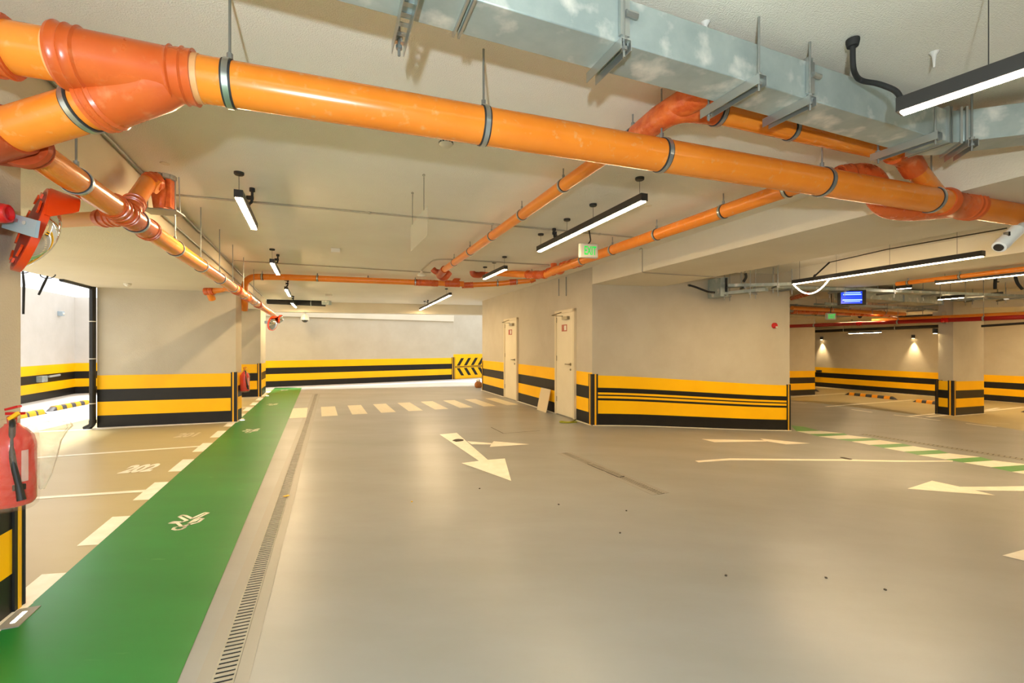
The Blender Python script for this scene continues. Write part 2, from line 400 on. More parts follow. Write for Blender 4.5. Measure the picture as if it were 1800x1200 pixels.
# ------------------------------------------------------------------ SETTING: walls with painted bands
BANDS = [(0, .2, 'black_paint'), (.2, .425, 'yellow_paint'), (.425, .63, 'black_paint'), (.63, .86, 'yellow_paint')]
fr = [(0, .235, 'b'), (.235, .5, 'y'), (.5, .545, 'b'), (.545, .59, 'y'), (.59, .618, 'b'), (.618, .66, 'y'), (.66, .755, 'b'), (.755, 1.0, 'y')]
BANDS2 = [(a*.86, b*.86, 'black_paint' if c == 'b' else 'yellow_paint') for a, b, c in fr]
def bands(parent, p, q, spec=BANDS, out=0.004, k=1.0):
    """painted bands on the face p->q; outward is to the right of p->q"""
    p = V((p[0], p[1], 0)); q = V((q[0], q[1], 0)); d = (q-p).normalized(); n = V((d.y, -d.x, 0))*out
    cuts = [p]
    for x, _ in HB[1:-1]:
        if (p.x-x)*(q.x-x) < 0: cuts.append(p+(q-p)*((x-p.x)/(q.x-p.x)))
    cuts.append(q); cuts.sort(key=lambda c: (c-p).length)
    for z0, z1, m in spec:
        mb = MB()
        for a, b in zip(cuts, cuts[1:]):
            vs = [V((c.x, c.y, h(c.x)+z*k)) for z in (z0, z1) for c in (a, b, b+n, a+n)]
            mb.add(vs, [(3, 2, 1, 0), (4, 5, 6, 7), (0, 1, 5, 4), (1, 2, 6, 5), (2, 3, 7, 6), (3, 0, 4, 7)])
        obj('yellow_band' if m == 'yellow_paint' else 'black_band', mb, m, parent)
    mb = MB(); n2 = n/out*0.05                       # pale paint kerb line at the foot
    for a, b in zip(cuts, cuts[1:]):
        vs = [V((c.x, c.y, h(c.x)+z)) for z in (-.01, .0055) for c in (a, b, b+n2, a+n2)]
        mb.add(vs, [(3, 2, 1, 0), (4, 5, 6, 7), (0, 1, 5, 4), (1, 2, 6, 5), (2, 3, 7, 6), (3, 0, 4, 7)])
    obj('foot_line', mb, 'white_paint', parent)
# near left pillar
PL = [(-2.553, 2.365), (-2.345, 1.82), (-3.2, 1.5), (-3.45, 2.05)]
w = prism_struct('pillar', PL, -.01, 2.31, 'plaster_wall', 'near left concrete pillar with striped foot')
bands(w, (-2.345, 1.82), (-2.553, 2.365)[:2])
bands(w, PL[2], PL[1])
# left block
LB0 = V((-6.80, 7.46, 0)); LB1 = V((-4.89, 8.06, 0)); bk = V((-.05, .16, 0))
w = prism_struct('wall_left', [LB0, LB1, LB1+bk*2.2, LB0+bk*2.2], -.01, 2.31, 'plaster_wall', 'left wall block between two parking bays, striped foot')
bands(w, LB0, LB1); bands(w, LB1, LB1+bk*2.2)
# second left pillar
C20 = V((-7.6, 11.62, 0)); C21 = V((-6.62, 11.98, 0)); bk2 = V((-.42, 1.0, 0))
w = prism_struct('pillar', [C20, C21, C21+bk2*1.1, C20+bk2*1.1], -.01, CE, 'plaster_wall', 'second left pillar beside the green walkway')
bands(w, C20, C21); bands(w, C21, C21+bk2*1.1)
# back wall in two runs, low with coping
B0 = V((-12.2, 12.7, 0)); B1 = V((-7.9, 14.6, 0)); B2 = V((-2.33, 18.1, 0)); B3 = V((-0.6, 19.75, 0)); nb = V((-.35, .9, 0))*.3
w = prism_struct('wall_back', [B0, B1, B1+nb, B0+nb], -.01, 2.7, 'plaster_court', 'far left court wall'); bands(w, B0, B1)
w = prism_struct('wall_back', [B1, B2, B2+nb, B1+nb], -.01, 2.30, 'plaster_wall', 'far end wall behind the ramp with yellow and black bands'); bands(w, B1, B2)
mb = MB(); mb.prism([B1+V((.03, -.05, 0)), B2+V((.03, -.05, 0)), B2+nb, B1+nb], 2.30, 2.62); obj('coping', mb, 'plaster_beam', w)
w = prism_struct('wall_back', [B2, B3, B3+nb, B2+nb], -.01, 3.1, 'plaster_wall', 'short far wall with black chevrons on yellow')
bands(w, B2, B3, [(0, 1.0, 'yellow_paint')])
d = (B3-B2).normalized(); nn = V((d.y, -d.x, 0))
for k in range(7):
    for s in (0, 1):
        x0 = 0.16+0.36*k; mb = MB()
        za, zb = ((.14, .44) if s == 0 else (.84, .54)); xa, xb = x0+.22, x0
        P = []
        for off in (.004, .008):
            for (xx, zz) in ((xa, za), (xa+.15, za), (xb+.15, zb), (xb, zb)):
                P.append(B2+d*xx+nn*off+V((0, 0, zz)))
        mb.add(P, [(0, 1, 2, 3), (7, 6, 5, 4), (0, 4, 5, 1), (1, 5, 6, 2), (2, 6, 7, 3), (3, 7, 4, 0)])
        obj('chevron_bar', mb, 'black_paint', w)
bands(w, B2, B3, [(.465, .485, 'black_paint'), (.50, .52, 'black_paint')], .009)
# court left wall
A0 = V((-6.1, -4.0, 0)); 
CW0 = V((-10.15, 7.5, 0)); 
w = prism_struct('wall_court', [(-9.9, 7.1), B0, B0+V((-.3, .1, 0)), (-10.2, 7.1)], -.01, 2.70, 'plaster_court', 'pale outer wall of the open court on the left')
bands(w, (-9.9, 7.1), B0)
prism_struct('wall_court', [(-9.9, 7.1), (-10.2, 7.1), (-6.8, -4.2), (-6.5, -4.2)], -.01, 2.7, 'plaster_court', 'added unseen wall that cuts low sky light beside the near bays')  # unseen wall, added to hold back low sky light from the bays
prism_struct('wall_rear', [(-3.2, -6.7), (-6.6, -6.7), (-6.6, -7), (-3.2, -7)], -.01, CE, 'plaster_wall', 'added unseen wall behind the camera that narrows the sky-lit entrance')  # added out of view to let less daylight in from behind
# stair core with the two doors
K0 = V((1.38, 7.83, 0)); K1 = V((5.32, 8.72, 0)); K3 = V((-0.90, 13.80, 0)); K2 = V((3.1, 14.9, 0))
core = prism_struct('wall_center', [K0, K1, K2, K3], -.30, CE+.005, 'plaster_wall', 'beige stair core wall with striped foot')
bands(core, K0, K1, BANDS2)
dd = (K3-K0).normalized(); dn = V((dd.y, -dd.x, 0)); dn = -dn      # door wall direction, outward normal (towards the aisle)
if dn.x > 0: dn = -dn
def on_dw(px):            # distance along the door wall from K0 for a column of the photograph
    r = (px-CX)/F; return (K0.x-r*K0.y)/(r*dd.y-dd.x)
sA0, sA1 = on_dw(911.5), on_dw(888.5)      # far door
sB0, sB1 = on_dw(1013.5), on_dw(978.8)     # near door
segs = [(0, sB0), (sB1, sA0), (sA1, (K3-K0).length)]
for a, b in segs: bands(core, K0+dd*b, K0+dd*a, k=1.05)
# right pillars
R0 = V((11.05, 11.4, 0)); bR = V((-.4, 1, 0)).normalized()
w = prism_struct('pillar', [R0, R0+V((1.39, .6, 0)), R0+V((1.39, .6, 0))+bR*.30, R0+bR*.30], -.5, CE, 'plaster_wall', 'right lane pillar with striped foot')
bands(w, R0, R0+V((1.39, .6, 0))); bands(w, R0+bR*.30, R0)
mb = MB(); mb.box((10.90, 11.60, 2.05), (.20, .20, .30), Matrix.Rotation(.37, 3, 'Z')); obj('bracket_block', mb, 'plaster_wall', w)
S0 = V((9.3, 15.45, 0)); S1 = V((10.75, 16.15, 0))
w = prism_struct('pillar', [S0, S1, S1+bR*.30, S0+bR*.30], -.5, 2.33, 'plaster_wall', 'pillar just right of the stair core, further back'); bands(w, S0, S1)
# far right wall
W0 = V((12.4, 22.05, 0)); W1 = V((20.0, 7.24, 0)); wn = V((.25, .12, 0))
w = prism_struct('wall_right', [W0, W1, W1+wn, W0+wn], -.6, CE, 'plaster_wall', 'far right wall of the lower bays with yellow and black bands'); bands(w, W0, W1)
prism_struct('wall_right', [(3.1, 15.0), (12.6, 22.2), (12.5, 22.5), (3.0, 15.3)], -.6, CE, 'plaster_wall', 'hidden wall closing the lane behind the stair core')
prism_struct('wall_right', [(12.5, -7), (20.3, 7.3), (20.6, 7.2), (12.8, -7)], -.6, CE, 'plaster_wall', 'side wall of the right lane near the camera')
prism_struct('wall_rear', [(1.5, -6.7), (13, -6.7), (13, -7), (1.5, -7)], -.6, CE, 'plaster_wall', 'wall behind the camera beside the entrance')

# ------------------------------------------------------------------ helper objects: corner guards
def guard(c, da, db, label, ht=.88, wdt=.075):
    """rubber corner guard at corner c, legs along da and db"""
    c = V((c[0], c[1], h(c[0]))); da = V(da).normalized(); db = V(db).normalized()
    na = V((da.y, -da.x, 0)); na = na if na.dot(db) < 0 else -na
    nb_ = V((db.y, -db.x, 0)); nb_ = nb_ if nb_.dot(da) < 0 else -nb_
    t = thing('corner_guard', c, label, 'corner guard', 'rubber corner guards')
    def leg(d, n, off, w0, w1, th, z1):
        mb = MB(); P = []
        for z in (0.002, z1):
            for q in (d*w0, d*w1, d*w1+n*th, d*w0+n*th): P.append(c+q+V((0, 0, z)))
        mb.add(P, [(3, 2, 1, 0), (4, 5, 6, 7), (0, 1, 5, 4), (1, 2, 6, 5), (2, 3, 7, 6), (3, 0, 4, 7)]); return mb
    b = leg(da, na, 0, -.012, wdt, .014, ht); b2 = leg(db, nb_, 0, -.012, wdt, .014, ht)
    b.add(b2.v, b2.f); obj('rubber_body', b, 'black_rubber', t)
    for d_, n_ in ((da, na), (db, nb_)):
        obj('reflective_stripe', leg(d_, n_, 0, wdt*.38, wdt*.68, .018, ht), 'guard_yellow', t)
guard((-2.553, 2.365), (.208, -.545, 0), (-.6, .45, 0), 'black and yellow corner guard on near left pillar below the bagged extinguisher')
guard(LB1, (LB0-LB1), bk, 'black and yellow corner guard on left wall block beside the walkway')
guard(C21, (C20-C21), bk2, 'black and yellow corner guard on second left pillar')
guard(K0, (K1-K0), (K3-K0), 'black and yellow corner guard on stair core, left corner by near door', wdt=.10)
guard(K1, (K0-K1), (K2-K1), 'black and yellow corner guard at right end of stair core')
guard(K3, (K0-K3), (1, .3, 0), 'narrow corner guard at far end of door wall')
guard(R0, V((1.39, .6, 0)), bR, 'corner guard on front corner of right lane pillar', wdt=.10)
guard(R0+bR*.29, -bR, V((-.9, .2, 0)), 'corner guard on left edge of right lane pillar')
guard(B2, (B1-B2), (B3-B2), 'thin corner guard where far wall meets chevron wall')

# ------------------------------------------------------------------ doors
def door(n, s0, s1, lab, ztop=2.13):
    P = lambda s, o, z: K0+dd*s+dn*o+V((0, 0, z))
    w_ = s1-s0
    def slab(a, b, o0, o1, z0, z1):
        mb = MB(); vs = [P(s, o, z) for z in (z0, z1) for (s, o) in ((a, o0), (b, o0), (b, o1), (a, o1))]
        return mb.add(vs, [(3, 2, 1, 0), (4, 5, 6, 7), (0, 1, 5, 4), (1, 2, 6, 5), (2, 3, 7, 6), (3, 0, 4, 7)])
    o = obj('door_%d' % n, slab(s0+.06, s1-.06, -.01, .035, .012, ztop-.06), 'door_paint'); o['kind'] = 'structure'; o['label'] = lab
    f = slab(s0, s0+.06, -.01, .05, 0, ztop)
    for q in (slab(s1-.06, s1, -.01, .05, 0, ztop), slab(s0, s1, -.01, .05, ztop-.06, ztop)): f.add(q.v, q.f)
    obj('door_frame', f, 'door_frame', o)
    hx = s0+.16; mb = MB(); mb.tube([P(hx, .035, 1.0), P(hx, .085, 1.0), P(hx+.13, .085, 1.0)], .011, 10); mb.lathe(P(hx, .034, 1.0), dn, [(0, .026), (.012, .026)], 12)
    mb.lathe(P(hx, .034, .90), dn, [(0, .02), (.014, .02)], 12); obj('door_handle', mb, 'brass', o)
    obj('door_closer', slab(s0+.2, s0+.42, .035, .09, ztop-.19, ztop-.13), 'brass', o)
    mb = MB(); mb.tube([P(s0+.40, .08, ztop-.12), P(s0+.62, .20, ztop-.10), P(s0+.5, .03, ztop-.03)], .008, 8); obj('closer_arm', mb, 'brass', o)
    obj('door_sign', slab(s0+w_*.38, s0+w_*.64, .0355, .040, 1.62, 1.75), 'fitting_dark', o)
    obj('sign_text_plate', slab(s0+w_*.41, s0+w_*.51, .0402, .042, 1.64, 1.73), 'white_plastic', o)
    for z in (.3, 1.1, 1.85): obj('hinge', slab(s1-.075, s1-.05, .035, .045, z-.05, z+.05), 'brass', o)
door(1, sB0, sB1, 'near cream steel door in the stair core', 2.03)
door(2, sA0, sA1, 'far cream steel door in the stair core', 2.03)

# ------------------------------------------------------------------ strip lights
def beam_box(p, q, w, hgt):
    """box from p to q, width w, top surface hgt above"""
    p = V(p); q = V(q); d = (q-p).normalized(); n = V((-d.y, d.x, 0)).normalized()*w/2; u = V((0, 0, hgt))
    return [p-n, q-n, q+n, p+n, p-n+u, q-n+u, q+n+u, p+n+u]
BF = [(3, 2, 1, 0), (4, 5, 6, 7), (0, 1, 5, 4), (1, 2, 6, 5), (2, 3, 7, 6), (3, 0, 4, 7)]
def strip(p, q, label, group, canopies=(.02, .98), ceil=CE, cord=None, hgt=.06, w=.062, dm='diffuser'):
    p = V(p); q = V(q); d = (q-p).normalized()
    t = thing('linear_light', (p+q)/2, label, 'light', group)
    mb = MB(); mb.add(beam_box(p+V((0, 0, .006)), q+V((0, 0, .006)), w, hgt), BF); obj('housing', mb, 'black_metal', t)
    mb = MB(); mb.add(beam_box(p+d*.012, q-d*.012, w*.72, .0055), BF); obj('diffuser', mb, dm, t)
    L = (q-p).length
    for c in canopies:
        a = p+(q-p)*c; mb = MB(); mb.tube([a+V((0, 0, hgt)), V((a.x, a.y, ceil-.01))], .0018, 6); obj('suspension_wire', mb, 'black_metal', t)
        mb = MB(); mb.lathe((a.x, a.y, ceil-.022), (0, 0, 1), [(0, .030), (.006, .036), (.022, .036)], 16); obj('ceiling_canopy', mb, 'black_metal', t)
    if cord is not None:
        a = p+(q-p)*cord[0]+V((0, 0, hgt)); c = V((a.x+cord[1], a.y+cord[2], ceil))
        pts = fillet([c, c-V((0, 0, .12)), a+V((cord[3] if len(cord) > 3 else 0.02, 0, .05)), a], .1, 5)
        mb = MB(); mb.tube(pts, .011, 8); mb.lathe(c-V((0, 0, .03)), (0, 0, 1), [(0, .022), (.03, .022)], 10)
        mb.box(c+(a-c)*.45, (.05, .03, .03)); obj('power_cord', mb, 'insulation', t)
    return t
ZL = 2.49
gl = 'strip lights hanging over the left side of the aisle'
strip(az(419, 348, ZL), az(447, 404, ZL), 'nearest black hanging strip light over the walkway', gl, (.03,), dm='diffuser_walk', cord=(.5, .10, -.10))
strip(az(478, 463, ZL), az(489, 483.5, ZL), 'second black hanging strip light over the walkway', gl, (.03,), dm='diffuser_walk', cord=(.5, .10, -.12))
strip(az(502.5, 509, ZL), az(509, 521, ZL), 'third black hanging strip light over the walkway, past the transverse pipe', gl, (.03,), dm='diffuser_walk', cord=(.1, .04, -.02))
strip(az(513, 533, ZL), az(520, 540.5, ZL), 'farthest tiny strip light over the walkway', gl, (.03,), dm='diffuser_walk', cord=(.1, .04, -.02))
gr = 'strip lights in line over the middle of the aisle'
strip(az(1133, 354, ZL), az(947, 443, ZL), 'long black strip light with four wires above the exit sign', gr, (.03, .38, .64, .97), cord=(.78, .0, .12))
strip(az(889, 474, ZL), az(851, 491, ZL), 'second strip light of the aisle, before the orange pipes', gr, (.05, .5, .95))
strip(az(792, 519, ZL), az(738.5, 545, ZL), 'farthest strip light of the aisle, near the far end beam', gr, (.1, .8), cord=(.7, .0, .12))
strip(ay(1579, 203, 1.9), V((3.05, 1.70, 2.309))+V((-.9, -.62, 0)), 'big black strip light in the top right corner in front of the duct', gr, (.27,), hgt=.058, w=.06, ceil=CE, dm='diffuser_near')
grr = 'strip lights over the lower right lane'
strip(az(1394, 500, 2.30), az(1729, 451, 2.30), 'long strip light over the right lane with a dangling LED tape', grr, (.05, .3, .6, .9), dm='diffuser_walk')
strip(az(1645, 499, 2.28), az(1830, 480, 2.28), 'strip light cut by the right frame edge beyond the first lane light', grr, (.1, .9), dm='diffuser')
strip(ay(1650, 527, 9.6), ay(1693, 523.5, 9.0), 'short strip light under the cable trays', grr, (.5,), dm='diffuser')
strip(ay(1578, 508.5, 8.6), ay(1600, 506.5, 8.2), 'tiny strip light glimpsed between cable trays', grr, (.5,), dm='diffuser_dim')
strip(ay(1473, 556.8, 13.6), ay(1548, 550, 12.2), 'strip light beside the second exit sign', grr, (.1, .9), dm='diffuser')
strip(ay(1492, 586.5, 17.2), ay(1549, 584.3, 16.2), 'farthest low strip light before the right wall', grr, (.1, .9), ceil=2.32, dm='diffuser')
strip(ay(1745, 520, 9.8), ay(1760, 518, 9.4), 'small strip light at the right beside the dark duct', grr, (.5,), dm='diffuser_dim')
# unseen strip fixtures, added out of view to brighten the aisle and right lane
gb = 'added strip lights out of view'
for x, y in ((0.6, -2.2), (3.4, -3.0), (-0.2, -5.0), (9.5, 4.5), (13.5, 8.0), (13.2, 13.0), (5.2, 13.0), (7.4, 17.2), (16.2, 11.5), (16.8, 7.2), (11.6, 6.6), (14.5, 10.3)):
    zz = 2.24 if (y > 10 and x > 8) or x > 16 else 2.42
    strip((x, y, zz), (x-.7, y+1.9, zz), 'added strip light out of view that brightens the aisle or lane', gb, (.1, .9), dm='diffuser_cool' if y < 2 else 'diffuser_lane')
# dangling LED tape
a = az(1396, 501, 2.295); b = az(1458, 490, 2.295)
P = [a+(b-a)*t-V((0, 0, .17*4*t*(1-t))) for t in [i/12 for i in range(13)]]
mb = MB(); mb.tube(P, .008, 6); tag(obj('led_tape', mb, 'diffuser_dim'), 'loose glowing LED tape sagging below the right lane light', 'led tape')

# ------------------------------------------------------------------ pipes
def clamp(parent, c, d, r, rod=True, ceil=CE, n=28, wd=.020, rod_r=.005, side=0):
    d = V(d).normalized(); c = V(c)
    mb = MB(); mb.lathe(c-d*wd/2, d, [(0, r), (0, r+.007), (wd, r+.007), (wd, r)], n); cl = obj('pipe_clamp', mb, 'steel', parent)
    mb = MB(); mb.lathe(c-d*(wd*.5+.007), d, [(0, r), (0, r+.0035), (wd+.014, r+.0035), (wd+.014, r)], n); obj('rubber_lining', mb, 'steel_rubber', cl)
    if rod:
        mb = MB(); mb.tube([c+V((0, 0, r+.004)), V((c.x, c.y, ceil+.005))], rod_r, 8)
        mb.lathe(c+V((0, 0, r+.004)), (0, 0, 1), [(0, .011), (.03, .011)], 6)
        obj('hanger_rod', mb, 'galv_rod', cl)
    return cl
def ribs(p, d, r, L, pos, rr=.006):
    """sleeve profile with raised ribs"""
    prof = [(0, r+.006)]
    for t in pos: prof += [(t-.006, r+.006), (t-.004, r+.006+rr), (t+.004, r+.006+rr), (t+.006, r+.006)]
    prof += [(L, r+.006)]
    return prof
def sleeve(parent, p, q, r, pos=None, m='fitting', name='coupling', seal=True):
    p = V(p); q = V(q); L = (q-p).length; d = (q-p)/L
    pos = pos or [.012, .045, L-.045, L-.012]
    mb = MB(); mb.lathe(p, d, ribs(p, d, r, L, pos), 32); o = obj(name, mb, m, parent)
    return o
# --- main pipe across the picture
mp = lambda x: V((x, 2.12+.35*x, 2.35)); MR = .0825
md = (mp(1)-mp(0)).normalized()
t = thing('orange_drain_pipe', mp(0.8), 'thick orange drain pipe crossing the whole ceiling from upper left to right', 'pipe')
mb = MB(); mb.tube([mp(-1.85), mp(4.3)], MR, 48); obj('barrel', mb, 'pipe_orange', t)
def mpx(px):
    r = (px-CX)/F; y = 2.12/(1-.35*r); return V((r*y, y, 2.35))
for px in (404, 850, 1163, 1445, 1637): clamp(t, mpx(px), md, MR, n=48)
# upper-left wye: swept socket and ribs
a = mpx(104); b = mpx(345)
mb = MB(); L = (b-a).length
mb.lathe(a, md, [(0, MR+.022), (.01, MR+.026), (.02, MR+.020), (.035, MR+.020), (.04, MR+.024), (.048, MR+.018), (.068, MR+.018), (.072, MR+.022), (.078, MR+.014), (L-.085, MR+.008), (L-.075, MR+.012), (L-.07, MR+.017), (L-.065, MR+.010), (L-.035, MR+.012), (L-.032, MR+.018), (L-.026, MR+.012), (L-.006, MR+.014), (L, MR+.016), (L, MR)], 48)
obj('wye_fitting', mb, 'fitting', t)
mb = MB(); mb.lathe(b, md, [(0, MR+.004), (.018, MR+.003), (.02, MR)], 40); obj('seal_ring', mb, 'seal', t)
mb = MB(); mb.lathe(a-md*.014, md, [(0, MR+.003), (.014, MR+.006)], 40); obj('seal_ring', mb, 'seal', t)
a2 = mpx(-50); b2 = mpx(22); sleeve(t, a2, b2, MR+.006, m='fitting')
# branch to the left and elbow
j0 = mpx(300)-V((0, 0, .03)); el = V((-1.94, 1.70, 2.13))
bd = (el-j0).normalized()
mb = MB(); mb.tube([mpx(320), j0+bd*.05, j0+bd*.24], [MR*.9, MR+.004, MR+.012], 40)
mb.lathe(j0+bd*.235, bd, [(0, MR+.013), (.012, MR+.019), (.022, MR+.012), (.034, MR+.013), (.040, MR+.019), (.048, MR+.013), (.06, MR+.016), (.06, MR)], 40)
obj('wye_branch', mb, 'fitting', t)
# --- left long pipe running along the dropped slab (one thing with the branch)
lp = lambda y: V((-1.15-.425*y, y, 2.13)); LR = .060
t2 = thing('orange_drain_pipe', lp(4), 'long orange drain pipe running away beside the left slab edge towards the far mirror', 'pipe')
mb = MB(); mb.tube([j0+bd*.26, el-bd*.02], MR-.004, 40); obj('branch_pipe', mb, 'pipe_orange', t2)
mb = MB(); c = j0+bd*.335; mb.lathe(c, bd, [(0, MR-.002), (0, MR+.005), (.018, MR+.005), (.018, MR-.002)], 40); obj('pipe_clamp', mb, 'steel', t2)
mb = MB(); mb.lathe(c-bd*.006, bd, [(0, MR-.003), (0, MR+.001), (.03, MR+.001), (.03, MR-.003)], 40); obj('rubber_lining', mb, 'steel_rubber', t2)
ld = (lp(5)-lp(4)).normalized()
y1 = 1.80
P = fillet([el-bd*.10, el, lp(y1)+ld*.02], .12, 8)
mb = MB(); mb.tube([el-bd*.09, el-bd*.02, el+bd*.03+ld*.02, el+ld*.09, lp(y1)], [MR+.006, MR+.006, MR+.004, MR*.93, LR+.016], 40)
obj('reducing_elbow', mb, 'fitting_dark', t2)
mb = MB(); mb.lathe(lp(y1)-ld*.05, ld, [(0, LR+.024), (.02, LR+.030), (.03, LR+.020), (.05, LR+.018), (.056, LR+.022), (.064, LR+.012), (.075, LR+.010), (.075, LR)], 36); obj('coupling', mb, 'fitting_dark', t2)
mb = MB(); mb.tube([lp(y1), lp(11.6)], LR, 32); obj('barrel', mb, 'pipe_orange', t2)
def lpx(px): y = 920/(560-px); return lp(y)
for px in (134, 308, 353, 386, 409, 428, 446): clamp(t2, lpx(px), ld, LR, n=28)
for pa, pb in ((196, 206), (215, 262), (414, 421), (433, 439), (452, 457)): sleeve(t2, lpx(pa), lpx(pb), LR+.002, None if pb-pa > 20 else [.02, .08], m='fitting')
clamp(t2, lpx(238), ld, LR+.008, rod=False)
# wye up to the recess, and pale branch to the left
w0 = lpx(222); e1 = az(262, 316, 2.56); e2 = az(285, 330, 2.50)
mb = MB(); mb.tube(fillet([w0, w0+(e1-w0)*.94, e2+V((-.02, .0, 0))], .10, 6), .052, 28); obj('riser_pipe', mb, 'pipe_orange', t2)
sd = (e1-w0).normalized(); sleeve(t2, w0+sd*.08, w0+sd*.26, .054, [.06, .09, .15], m='fitting', name='riser_socket')
sleeve(t2, w0+(e1-w0)*.92, e1+V((.05, .02, .0)), .056, [.02, .05], m='fitting', name='riser_elbow')
lb = lpx(226); ld2 = V((-.93, .36, -.02)).normalized(); far = ay(104, 388, 2.9)
dl = (far-lb).normalized()
mb = MB(); mb.tube([lb, far+dl*.6], .043, 24); obj('side_branch', mb, 'seal', t2, )
sleeve(t2, lb+dl*.07, lb+dl*.24, .045, [.04, .08, .13], m='fitting', name='branch_socket')
# far side branch into the wall block
fb = lpx(414); f1 = ay(368, 512, 7.55); mb = MB(); mb.tube(fillet([fb, ay(398, 506, 7.6), f1, f1-V((.02, -.1, .12))], .1), .055, 20); obj('side_branch', mb, 'pipe_far', t2)
sleeve(t2, ay(376, 511, 7.55), ay(368, 512, 7.55)+V((-.07, 0, 0)), .057, [.03, .08], name='branch_socket')
# recess with bracket tray
rc = V((BX(3.95)+.0, 3.95, 2.42))
t = thing('pipe_recess_box', rc, 'orange wrapped pipe end on a steel bracket at top of the left slab edge', 'pipe fitting')
q0 = az(258, 372, 2.36)-V((0, 0, 0)); qs = V((.40, .12, 0)); qe = ay(285, 340, 3.55)
mb = MB(); c = ay(283, 345, 3.62); Rz = Matrix.Rotation(.30, 3, 'Z')
mb.tube([c+V((0, 0, .12)), c+V((0, 0, .03)), c-V((0, 0, .10))], [.058, .066, .05], 24); mb.box(c+V((.06, .02, .03)), (.03, .09, .24), Rz); obj('wrapped_socket', mb, 'orange_wrap', t)
mb = MB(); mb.box(c-V((-.02, 0, .125)), (.24, .18, .010), Rz)
for sx in (-1, 1): mb.tube([c+Rz @ V((.02+.11*sx, 0, -.125)), V((c.x+.02+.10*sx, c.y+.03*sx, CE))], .004, 6)
obj('bracket_tray', mb, 'galv_rod', t)
mb = MB()
for k in range(9):
    a_ = random.random()*6.28; mb.box(c+V((.02+.06*math.cos(a_), .05*math.sin(a_), .155+.012*random.random())), (.05, .045, .05), Matrix.Rotation(a_, 3, 'Z'))
obj('mortar_patch', mb, 'concrete_raw', t)

# --- middle pipe
cpp = lambda y: V((1.73-.385*y, y, 2.57)); CR = .047
cd = (cpp(4)-cpp(3)).normalized()
t = thing('orange_drain_pipe', cpp(4), 'slender orange drain pipe running away under the middle of the ceiling', 'pipe')
mb = MB(); mb.tube([cpp(2.40), cpp(7.4)], CR, 28); obj('barrel', mb, 'pipe_far', t)
for px in (1112, 990, 917, 864, 826, 798):
    clamp(t, cpp(1383/(px-592)), cd, CR, n=24)
P = [cpp(7.4), ay(772, 481, 7.6), ay(784, 488, 7.65), ay(789, 482, 7.7)]
mb = MB(); mb.tube(fillet([cpp(7.3), ay(772, 484, 7.62), ay(781, 489, 7.66), ay(789, 478, 7.7)], .1), .062, 20); obj('end_bend', mb, 'fitting_dark', t)
mb = MB(); mb.tube(fillet([ay(776, 480, 7.6), ay(765, 477, 7.6), ay(761, 473, 7.6)], .1), .05, 16); obj('end_socket', mb, 'fitting_dark', t)
# wrapped couplings by the duct
mb = MB(); mb.tube([cpp(2.60), cpp(2.45), cpp(2.2)+V((.03, 0, 0)), V((.98, 2.02, 2.57))], [CR+.008, CR+.018, CR+.022, CR+.02], 28); obj('wrapped_coupling', mb, 'orange_wrap', t)
# --- rear cross pipe, parallel to the main one, joined to the middle pipe
rp = lambda x: V((x, 2.0+.35*x, 2.545)); RR = .052
rp0 = ay(1190, 190, 2.30); rp1 = ay(1250, 196, 2.38); rp2 = ay(1390, 229, 2.56); rp3 = ay(1583, 271, 2.90)
t = thing('orange_drain_pipe', rp2, 'orange pipe running parallel behind the duct above the main pipe', 'pipe')
mb = MB(); mb.tube([rp1, rp2, rp3], RR, 28); obj('barrel', mb, 'pipe_orange', t)
mb = MB(); mb.tube(fillet([cpp(2.62)+V((.0, 0, -.01)), rp0, rp1, rp1+(rp2-rp1)*.1], .12, 6), RR+.010, 28); obj('wrapped_wye', mb, 'orange_wrap', t)
clamp(t, rp2, rp3-rp2, RR, n=24); clamp(t, rp1+(rp2-rp1)*.08, rp2-rp1, RR+.01, n=24)
e0 = mpx(1668)+V((0, 0.05, .02))
mb = MB(); mb.tube([ay(1599, 285, 2.98), e0], .058, 28); obj('drop_pipe', mb, 'pipe_orange', t)
mb = MB(); mb.tube(fillet([rp3-(rp3-rp2).normalized()*.06, ay(1592, 274, 2.94), ay(1608, 300, 3.0)], .05, 6), .068, 28); obj('elbow', mb, 'fitting', t)
# big swivel bend and wye at the right end of the main pipe
# --- right long pipe
pp = lambda y: V((3.44-.386*y, y, 2.54)); PR = .060; pd = (pp(5)-pp(4)).normalized()
t = thing('orange_drain_pipe', pp(4.5), 'orange drain pipe running away to the right of the exit sign along the beam', 'pipe')
mb = MB(); mb.tube([pp(3.25), pp(6.6)], PR, 32); obj('barrel', mb, 'pipe_orange', t)
for px in (1385, 1272, 1155, 1077, 1024): clamp(t, pp(2755/(px-591)), pd, PR, n=28)
P = fillet([pp(3.35), ay(1500, 312, 3.12), ay(1535, 345, 3.18), ay(1560, 372, 3.22), ay(1690, 365, 3.28)], .22, 10)
mb = MB(); mb.tube([ay(1452, 322, 3.2), ay(1478, 312, 3.15)], .072, 32); mb.tube(fillet([ay(1475, 313, 3.15), ay(1530, 306, 3.15), ay(1552, 362, 3.22), ay(1600, 368, 3.24), ay(1690, 360, 3.24)], .16, 10), .084, 32)
obj('swept_bend', mb, 'fitting', t)
mb = MB(); mb.lathe(ay(1472, 315, 3.16), ay(1530, 306, 3.15)-ay(1472, 315, 3.16), ribs(0, 0, .080, .12, [.02, .05, .08]), 32); obj('bend_socket', mb, 'fitting_dark', t)
mainp = bpy.data.objects['orange_drain_pipe']
a = mpx(1655); b = mpx(1712); L = (b-a).length
